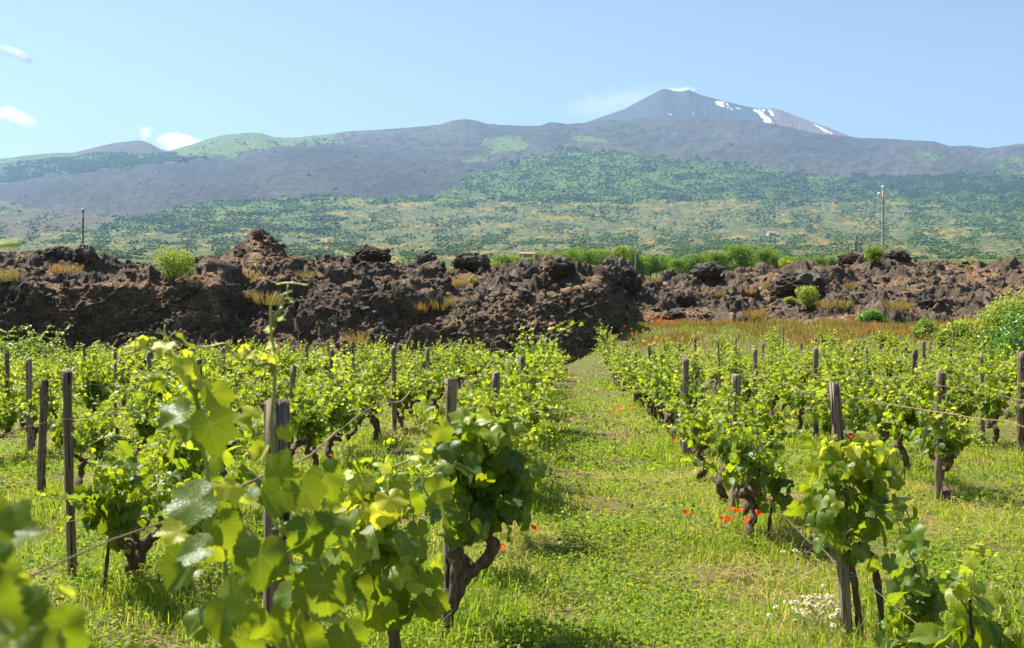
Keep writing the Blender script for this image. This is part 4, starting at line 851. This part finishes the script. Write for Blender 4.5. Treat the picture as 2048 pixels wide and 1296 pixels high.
for i, (px, d, yt, lb) in enumerate([(1535, 9.3, 905, 'single drooping shoot of a grapevine standing in the grass right of the path'), (205, 7.2, 930, 'slender young grapevine on a thin stem right of the leaning left post'), (1640, 15.4, 800, 'young grapevine with dark curved trunk behind the leaning post')]):
    b = P(px, 900, d); b[2] = 0; tp = P(px+10, yt, d); m1 = (b+tp)/2+[.03, 0, 0]
    posed(lb, b, [([b-[0, 0, .1], b+[.02, 0, .2], m1], (.014, .009))], [([m1, (m1+tp)/2+[-.04, 0, 0], tp], .12, .15), ([m1, m1+[.06, 0, .12], m1+[.1, -.02, -.1]], .11, .1)], [(26, (m1+tp)/2, (.13, .12, .28), .12, .15)], 910+i)
# bent old trunk at the left, bending into the big vine
b = P(270, 1160, 7.9); b[2] = 0
posed('grapevine with a dark bare trunk leaning right behind the nearest tall vine', b, [([b-[0, 0, .1], P(275, 1130, 7.9), P(290, 1090, 7.9), P(315, 1068, 7.8), P(345, 1062, 7.7)], (.045, .028))], [([P(345, 1062, 7.7), P(380, 1000, 7.7), P(400, 930, 7.7)], .12, .15)], [(50, P(400, 980, 7.7), (.3, .2, .25), .125, .15)], 915)

# ------------------------------------------------------------------ posts and wires
def post_mesh(seed, h, r):
    g = np.random.default_rng(seed); n = 18; z = np.linspace(-.25, h, n); bx = np.cumsum(g.standard_normal(n))*.0025; by = np.cumsum(g.standard_normal(n))*.0025
    rad = r*(1+.05*g.standard_normal(n))*np.linspace(1.06, .97, n); rad[-1] *= 1.1; rad[-2] *= 1.03
    V, Q, T = tube(np.stack([bx, by, z], 1), rad, 14, .09, seed)
    top = V[:, 2] > h-.02; V[top, 2] += (V[top, 0]*g.uniform(-.5, .5)+V[top, 1]*g.uniform(-.5, .5))+g.uniform(-.006, .006, top.sum())
    mb = MB(); mb.add(V, Q, T); return mb.build('post', M['post'], link=False)
PM = [post_mesh(930+i, 1.25, (.042, .036, .045, .026, .038, .022)[i]) for i in range(6)]
def post(v, d, h, label, me=None, lean=(0, 0), group='wooden vineyard posts', r=None, lat=0, seed=0):
    x = rowx(v, d)+lat
    if me is None: me = post_mesh(seed, h, r); sz = 1
    else: sz = h/1.25
    o = use('wooden_post', me); o.location = (x, d, float(gh(x, d))); o.rotation_euler = (lean[0], lean[1], seed*1.7 % 6.28); o.scale = (1, 1, sz); tag(o, label, 'post', group)
    return o
fixed = [
    (-.676, 2.78, 1.475, .034, (0, 0), 'thick dark flat-topped post rising behind the nearest tall vine'), (-.676, 6.85, 1.39, .040, (0, .0), 'split two-tone post behind the forked-trunk vine left of the path'), (-.676, 10.7, 1.26, .040, (0, .01), 'grey post second beyond the forked-trunk vine left of the path'), (-.676, 16.6, 1.27, .045, (0, .02), 'tall grey post third beyond the forked-trunk vine left of the path'),
    (-3.19, 7.7, 1.36, .034, (0, .055), 'pale straight leaning post in the grass at the left, base in view'), (-4.95, 11.2, 1.15, .044, (0, -.03), 'shorter pale post left of the pale leaning one'), (-7.0, 20, 1.27, .042, (0, 0), 'dark post rising from the vines above the bare leaning trunk'), (-2.9, 12.4, 1.25, .036, (0, .06), 'thin grey post just behind the thick flat-topped post'), (-4.95, 24.6, 1.25, .05, (0, .06), 'grey slanting post left of the middle among the far vines'),
    (-9.15, 19.5, 1.30, .045, (0, 0), 'grey post at the far left edge'), (-7.02, 15.6, 1.27, .045, (0, 0), 'broad grey post second from the left edge'), (-4.9, 15.9, 1.24, .05, (0, 0), 'short black-looking post among the vines left of the nearest tall shoot'), (-7.0, 24.2, 1.26, .05, (0, 0), 'dark post just right of the short black-looking one'), (-9.1, 24, 1.29, .04, (0, 0), 'thin dark post in the left middle of the vines'),
    (1.467, 6.35, 1.385, .036, (0, -.075), 'grey leaning post with notched top right of the path, nearest on that side'), (1.467, 10.7, 1.25, .043, (0, -.01), 'flared-top grey post second on the right side of the path'), (1.467, 15.2, 1.26, .045, (0, 0), 'broad pale post third on the right side of the path'), (1.467, 27, 1.15, .05, (0, 0), 'small post far along the right side of the path'),
    (3.54, 11.5, 1.08, .038, (0, -.03), 'thin straight post left of a thicker one at the right'), (3.66, 11.9, 1.25, .052, (0, .03), 'thick post beside the thin straight one at the right'), (5.75, 15.3, 1.32, .06, (0, 0), 'dark thick post cut by the right edge'), (5.72, 19.9, 1.29, .05, (0, 0), 'dark post in the third row behind the thick right pair'), (5.72, 16.6, 1.30, .032, (0, .03), 'slim pale post left of the dark right-edge post')]
for i, (v, d, h, rr, ln, lb) in enumerate(fixed): post(v, d, h, lb, None, ln, r=rr*.87, seed=940+i*3)
g = np.random.default_rng(990); fx = [(f[0], f[1]) for f in fixed]
for v, side, k in ROWS:
    d = max(abs(v)*2.2+2, 17)+g.uniform(0, 3)
    while d < 45:
        if not any(abs(v-a) < .3 and abs(d-b) < 3 for a, b in fx):
            post(v, d, g.uniform(1.12, 1.42), f'weathered post far along {rowname(side, k)}', PM[g.integers(6)], (g.normal(0, .03), g.normal(0, .035)), f'far posts in {rowname(side, k)}', lat=g.uniform(-.08, .08), seed=int(d*10))
        d += g.uniform(4.2, 6.6)
def wire(v, zs, d0, d1, label, r=.0028, rough=0, sag=.04):
    n = int((d1-d0)*6); d = np.linspace(d0, d1, n); z = zs+.02*np.sin(d*1.3)-sag*np.abs(np.sin(d*math.pi/4.1)); x = rowx(v, d)
    rad = r*(1+rough*np.maximum(noise3(np.stack([d*9, 0*d, 0*d], 1), 5), 0)*2.5)
    V, Q, T = tube(np.stack([x, d, z+gh(x, d)], 1), rad, 5); mb = MB(); mb.add(V, Q, T); tag(mb.build('trellis_wire', M['wire']), label, 'wire', 'wires strung along the vine rows')
wire(-.676, 1.35, 1.1, 30, 'brown trellis wire wrapped in dry tendrils left of the path', .0016, 1.0, .012)
wire(1.467, 1.33, 3.2, 34, 'rusty trellis wire along the first row right of the path', .0020, .3)
wire(-3.0, 1.12, 6.0, 30, 'thin trellis wire along the second row left of the path')
wire(3.6, 1.15, 9, 34, 'thin trellis wire along the second row right of the path')
wire(-5.0, 1.12, 10, 30, 'thin trellis wire along the third row left of the path')
wire(5.75, 1.15, 14, 34, 'thin trellis wire along the third row right of the path')
wire(1.467, .42, 4.5, 8.5, 'low rusty wire running behind the young vine at the lower right', .0016, .4)

# ------------------------------------------------------------------ flowers
def petals(n, L, wd, lift, g, cup=0):
    mb = MB()
    for i in range(n):
        a = 6.283*i/n+g.uniform(-.1, .1); o = np.array([math.cos(a), math.sin(a)]); q = np.array([-o[1], o[0]]); R_ = []
        for t_, w_ in ((.05, .25), (.5, .9), (.85, 1), (1.0, .6)):
            for s_ in (-1, 0, 1):
                xy = o*L*t_*(1-.12*abs(s_))+q*wd*w_*s_*.5; R_.append((*xy, lift*t_**1.5+cup*abs(s_)*t_+g.uniform(-1, 1)*L*.04))
        mb.add(R_, grid_faces(4, 3), None, (g.random(), g.random(), 0))
    return mb
def flower_protos(kind, k):
    out = []
    for i in range(k):
        g = np.random.default_rng(1000+i)
        if kind == 'poppy':
            pm = petals(4, .034, .05, .018, g, .006).build('petals', M['poppy'], link=False, smooth=True); V, T = ico(1); mb = MB(); mb.add(V*[.007, .007, .006]+[0, 0, .006], None, T); hm = mb.build('centre', M['black'], link=False)
        else:
            pm = petals(12, .017, .007, -.002, g).build('petals', M['white'], link=False); V, T = ico(1); mb = MB(); mb.add(V*[.007, .007, .004]+[0, 0, .002], None, T); hm = mb.build('centre', M['yolk'], link=False)
        mb = MB(); V, Q, T = tube(spline([(.03*g.standard_normal(), .03, -.5), (0, .01, -.2), (0, 0, 0)], 7), .0018, 4); mb.add(V, Q, T, (.45, 0, 0)); sm_ = mb.build('stem', M['shoot'], link=False); out.append((pm, hm, sm_))
    return out
PP, DP = flower_protos('poppy', 4), flower_protos('daisy', 3)
def flower(name, cat, me, loc, label, group, sc, g):
    r = thing(name, label, cat, loc, group, g.uniform(0, 6.28), sc); r.rotation_euler[0] = g.normal(-.35, .25); r.rotation_euler[1] = g.normal(0, .3)
    for nm, m_ in zip(('petals', 'centre', 'stem'), me): use(nm, m_, r)
g = np.random.default_rng(1010)
def at_ground(px, py, h):
    d = (CZ-h)*F/(py-HOR); return P(px, py, d)
for px, py, lb in [(1067, 1059, 'large red poppy by the forked-trunk vine, nearest the path'), (1000, 1096, 'red poppy under the foliage of the forked-trunk vine'), (1463, 1020, 'topmost red poppy of the group by the second right post'), (1479, 1024, 'red poppy touching the topmost one by the second right post'), (1444, 1040, 'lower left red poppy of the group by the second right post'), (1457, 1041, 'lower middle red poppy of the group by the second right post'), (1496, 1044, 'single red poppy beside the vine trunk by the second right post'), (1373, 1028, 'small lone red poppy in the grass of the path'), (1515, 1028, 'pinkish red poppy right of the second right post'), (1346, 883, 'lone red poppy in the grass right of the path, midway'), (1690, 880, 'red poppy high beside the leaning notched post'), (752, 1085, 'red poppy low between the near left vines'), (660, 912, 'red poppy left of the forked-trunk vine'), (1741, 868, 'small red poppy beyond the leaning notched post'), (990, 770, 'red poppy between the far left vines'), (1700, 875, 'dark red poppy just right of the leaning notched post')]:
    flower('poppy', 'poppy', PP[g.integers(4)], at_ground(px, py, .3), lb, 'red poppies in the vineyard', .85, g)
for px, py in [(1244, 815), (1260, 814), (1266, 816), (1232, 824), (1243, 823), (675, 803), (1175, 693), (1160, 709), (1171, 728)]:
    flower('poppy', 'poppy', PP[g.integers(4)], at_ground(px, py, .25), 'small distant red poppy in the grass beside the path', 'distant poppies beside the path', 1.0, g)
for i in range(34):
    px = g.uniform(1240, 1345); d = g.uniform(49, 58); x = (px-1024)/F*d; flower('poppy', 'poppy', PP[g.integers(4)], (x, d, float(gh(x, d))+g.uniform(.42, .62)), 'tiny red poppy in the far patch by the lava foot', 'far poppy patch by the lava', 1.35, g)
for i in range(56):
    px, py = g.normal(1622, 34), g.normal(1208, 17); flower('daisy', 'daisy', DP[g.integers(3)], at_ground(px, py, g.uniform(.14, .22)), 'white daisy in the patch beside the leaning notched post', 'daisy patch beside the leaning post', 1.0, g)
for px, py in [(1120, 1085), (1590, 1100), (1565, 1102), (1640, 1098), (1600, 1105)]: flower('daisy', 'daisy', DP[0], at_ground(px, py, .2), 'lone white daisy away from the big daisy patch', 'scattered lone daisies', 1.2, g)
r = shrub('valerian_plant', 'pink-flowered valerian plant at the foot of the lava nose', 'plant', (((1235-1024)/F*57), 57, float(gh((1235-1024)/F*57, 57))), 1.5, .75, 900, .13, 1020, 'tree_leaf', 9, .1, age=.6)
mb = MB(); crown(420, blobset(np.random.default_rng(3), 9, 1.7, .95, .7, (.1, .16)), .07, np.random.default_rng(4), mb); mb.build('blossom', M['pink'], r, uv=True)
r = shrub('valerian_plant', 'small pink-flowered plant near the dark cave on the right lava', 'plant', LP(1805, 618), .9, .5, 300, .1, 1021, 'tree_leaf', 5, .1)
mb = MB(); crown(150, blobset(np.random.default_rng(5), 5, .9, .6, .7, (.1, .16)), .06, np.random.default_rng(6), mb); mb.build('blossom', M['pink'], r, uv=True)

# ------------------------------------------------------------------ poles, houses
def pole(label, px, ytop, d, zb, r0, r1, m, arm=None, ins='porcelain', lean=0):
    x = (px-1024)/F*d; zt = CZ-(ytop-HOR)/F*d; r = thing('utility_pole', label, 'utility pole', (x, d, zb)); H = zt-zb
    mb = MB(); V, Q, T = tube(np.stack([0*np.arange(12), 0*np.arange(12), np.linspace(0, H, 12)], 1), np.linspace(r0, r1, 12), 12); mb.add(V, Q, T); mb.build('shaft', m, r)
    def insul(c, s, mm, pa=None):
        mb = MB(); zz = np.array([0, .05, .1, .16, .22, .26, .32])*s; rr = np.array([.03, .03, .1, .05, .12, .12, .03])*s
        V, Q, T = tube(np.stack([0*zz+c[0], 0*zz+c[1], zz+c[2]], 1), rr, 10); mb.add(V, Q, T); mb.build('insulator', M[mm], pa or r)
    if arm:
        L, drop = arm; mb = MB(); V, Q = box((0, -.16, H-drop), (L, .1, .12)); mb.add(V, Q); ca = mb.build('crossarm', M['porcelain'], r, False)
        insul((-L*.42, -.16, H-drop+.06), 1.6, ins, ca); insul((L*.42, -.16, H-drop+.06), 1.6, ins, ca)
    if ins: insul((0, 0, H), 1.5, ins)
    return r
pole('tall pale concrete utility pole with short crossarm on the right skyline', 1766, 381, 115, 4.5, .14, .095, M['concrete'], (.95, .75))
pole('dark slim utility pole with a green top behind the left boulders', 166, 428, 110, 4.0, .10, .075, M['dark_pole'], None, 'teal')
pole('thin grey pole standing right of the tallest boulder', 1271, 489, 135, 4.0, .09, .07, M['concrete'], None, None)
pole('short faint pole on the middle skyline left of the notched boulder', 685, 503, 150, 6.0, .08, .06, M['concrete'], None, None)
pole('slender pole beside the lattice mast on the right skyline', 1711, 477, 180, 8.0, .10, .08, M['dark_pole'], None, None)
d = 180; x = (1718-1024)/F*d; r = thing('lattice_mast', 'dark steel lattice mast on the right skyline beside a slender pole', 'mast', (x, d, 8.0)); H = CZ-(470-HOR)/F*d-8; mb = MB(); a = .32
for sx in (-1, 1):
    for sy in (-1, 1): V, Q = box((sx*a, sy*a, H/2), (.09, .09, H)); mb.add(V, Q)
mb.build('upright', M['steel'], r, False); mb = MB(); z = .2
while z < H-.6:
    for sy in (-1, 1):
        for s_ in (-1, 1): V, Q, T = tube(np.array([(-a*s_, sy*(a+.03), z), (a*s_, sy*(a+.03), z+.62)]), .035, 4); mb.add(V, Q, T)
    z += .62
mb.build('bracing', M['steel'], r, False); mb = MB(); V, Q = box((.1, 0, H-.5), (1.3, .12, .12)); mb.add(V, Q); V, Q = box((.1, 0, H-1.4), (1.1, .12, .12)); mb.add(V, Q); mb.build('crossarm', M['steel'], r, False)
def house(label, px, py, d, w, h, dep, wing=True):
    x = (px-1024)/F*d; zb = CZ-(py-HOR)/F*d; r = thing('farmhouse', label, 'house', (x, d, zb), None, .3)
    mb = MB(); V, Q = box((0, 0, h/2-2), (w, dep, h+4)); mb.add(V, Q); mb.build('wall', M['plaster'], r, False)
    def roof(cx, w_, h_, dp_, rise):
        mb = MB(); e = w_/2+.5; q = dp_/2+.5
        V = [(cx-e, -q, h_), (cx+e, -q, h_), (cx+e, q, h_), (cx-e, q, h_), (cx-e, 0, h_+rise), (cx+e, 0, h_+rise)]; mb.add(np.array(V)+[0, 0, .01], [[0, 1, 5, 4], [3, 4, 5, 2], [0, 3, 2, 1]], [[0, 4, 3], [1, 2, 5]]); mb.build('roof', M['tile'], r, False)
    roof(0, w, h, dep, h*.28)
    if wing:
        mb = MB(); V, Q = box((w*.8, 0, h*.32-2), (w*.7, dep*.8, h*.64+4)); mb.add(V, Q); mb.build('wing', M['plaster'], r, False); roof(w*.82, w*.66, h*.64, dep*.8, h*.2)
    for i in range(4):
        mb = MB(); V, Q = box((-w*.36+i*w*.24, -dep/2-.02, h*.55), (w*.09, .1, h*.28)); mb.add(V, Q); mb.build('window', M['glass'], r, False)
def hz(px, d): return HOR-(float(m_z(np.array([px]), np.array([float(d)]))[0][0])-CZ)/d*F
house('pale farmhouse with lower wing alone on the mountain flank at the right', 1542, hz(1542., 3150), 3150, 20, 10, 14)
house('pale low house half hidden by trees of the wood behind the lava', 1054, 519, 330, 3.2, 1.5, 4, False)

# ------------------------------------------------------------------ haze, steam and clouds
def vol_box(name, c, s, col, dens, an):
    V, Q = box(c, s); t = NT(name); v = t.n('VolumePrincipled', {'Color': col, 'Density': dens, 'Anisotropy': an}); t.t.links.new(v.outputs[0], t.out.inputs['Volume'])
    return mk(name, V, [Q], t.m, None, None, None, False)
tag(vol_box('haze', (0, 5900, 1300), (17000, 14600, 2612), (.41, .67, 1.0), 3.8e-5, .25), 'thin blue haze between the vineyard and the mountain', 'haze', kind='stuff')
def cloud(name, label, px, py, d, w, h, dens, seed, sc=2.2, thr=.5, rot=0, dist=1.0):
    V, T = ico(3); k = d/F; t = NT(name); oc = t.n('TexCoord').outputs['Object']
    ln = t.n('VectorMath', {0: oc}, operation='LENGTH').outputs['Value']; f = t.math('SUBTRACT', 1.0, ln, True)
    n = t.n('TexNoise', {'Vector': t.n('Mapping', {0: oc, 'Location': (seed, seed*.7, 0), 'Scale': (w/h, 1.2, 1)}).outputs[0], 'Scale': sc, 'Detail': 5.0, 'Roughness': .62, 'Distortion': dist}).outputs[0]
    dn = t.math('MULTIPLY', t.math('SUBTRACT', t.math('ADD', n, t.math('MULTIPLY', f, .5)), thr+.2, True), dens/k)
    v = t.n('VolumePrincipled', {'Color': (1, 1, 1), 'Density': dn, 'Anisotropy': .35}); t.t.links.new(v.outputs[0], t.out.inputs['Volume'])
    o = mk(name, V, [T], t.m); o.location = P(px, py, d).tolist(); o.scale = (w/2*k, w/3*k, h/2*k); o.rotation_euler = (0, rot, 0); return tag(o, label, 'cloud', kind='stuff')
cloud('cloud', 'small white cloud behind the saddle between the two left hills', 368, 291, 15500, 118, 50, .25, 3.1, 1.4, .36, .25)
cloud('cloud', 'wispy scrap of white cloud above the small left cone', 291, 266, 15500, 48, 40, .22, 8.4, 1.3, .46, .5)
cloud('cloud', 'thin slanting cloud wisp at the left edge', 25, 231, 15500, 100, 38, .22, 5.2, 1.3, .38, .35)
cloud('steam', 'pale steam drifting left from the volcano summit', 1245, 202, 14200, 340, 72, .009, 9.9, 1.2, .40, -.16)
cloud('steam', 'thin white steam rising out of the crater', 1362, 181, 13600, 78, 16, .16, 6.6, 1.2, .40, 0)
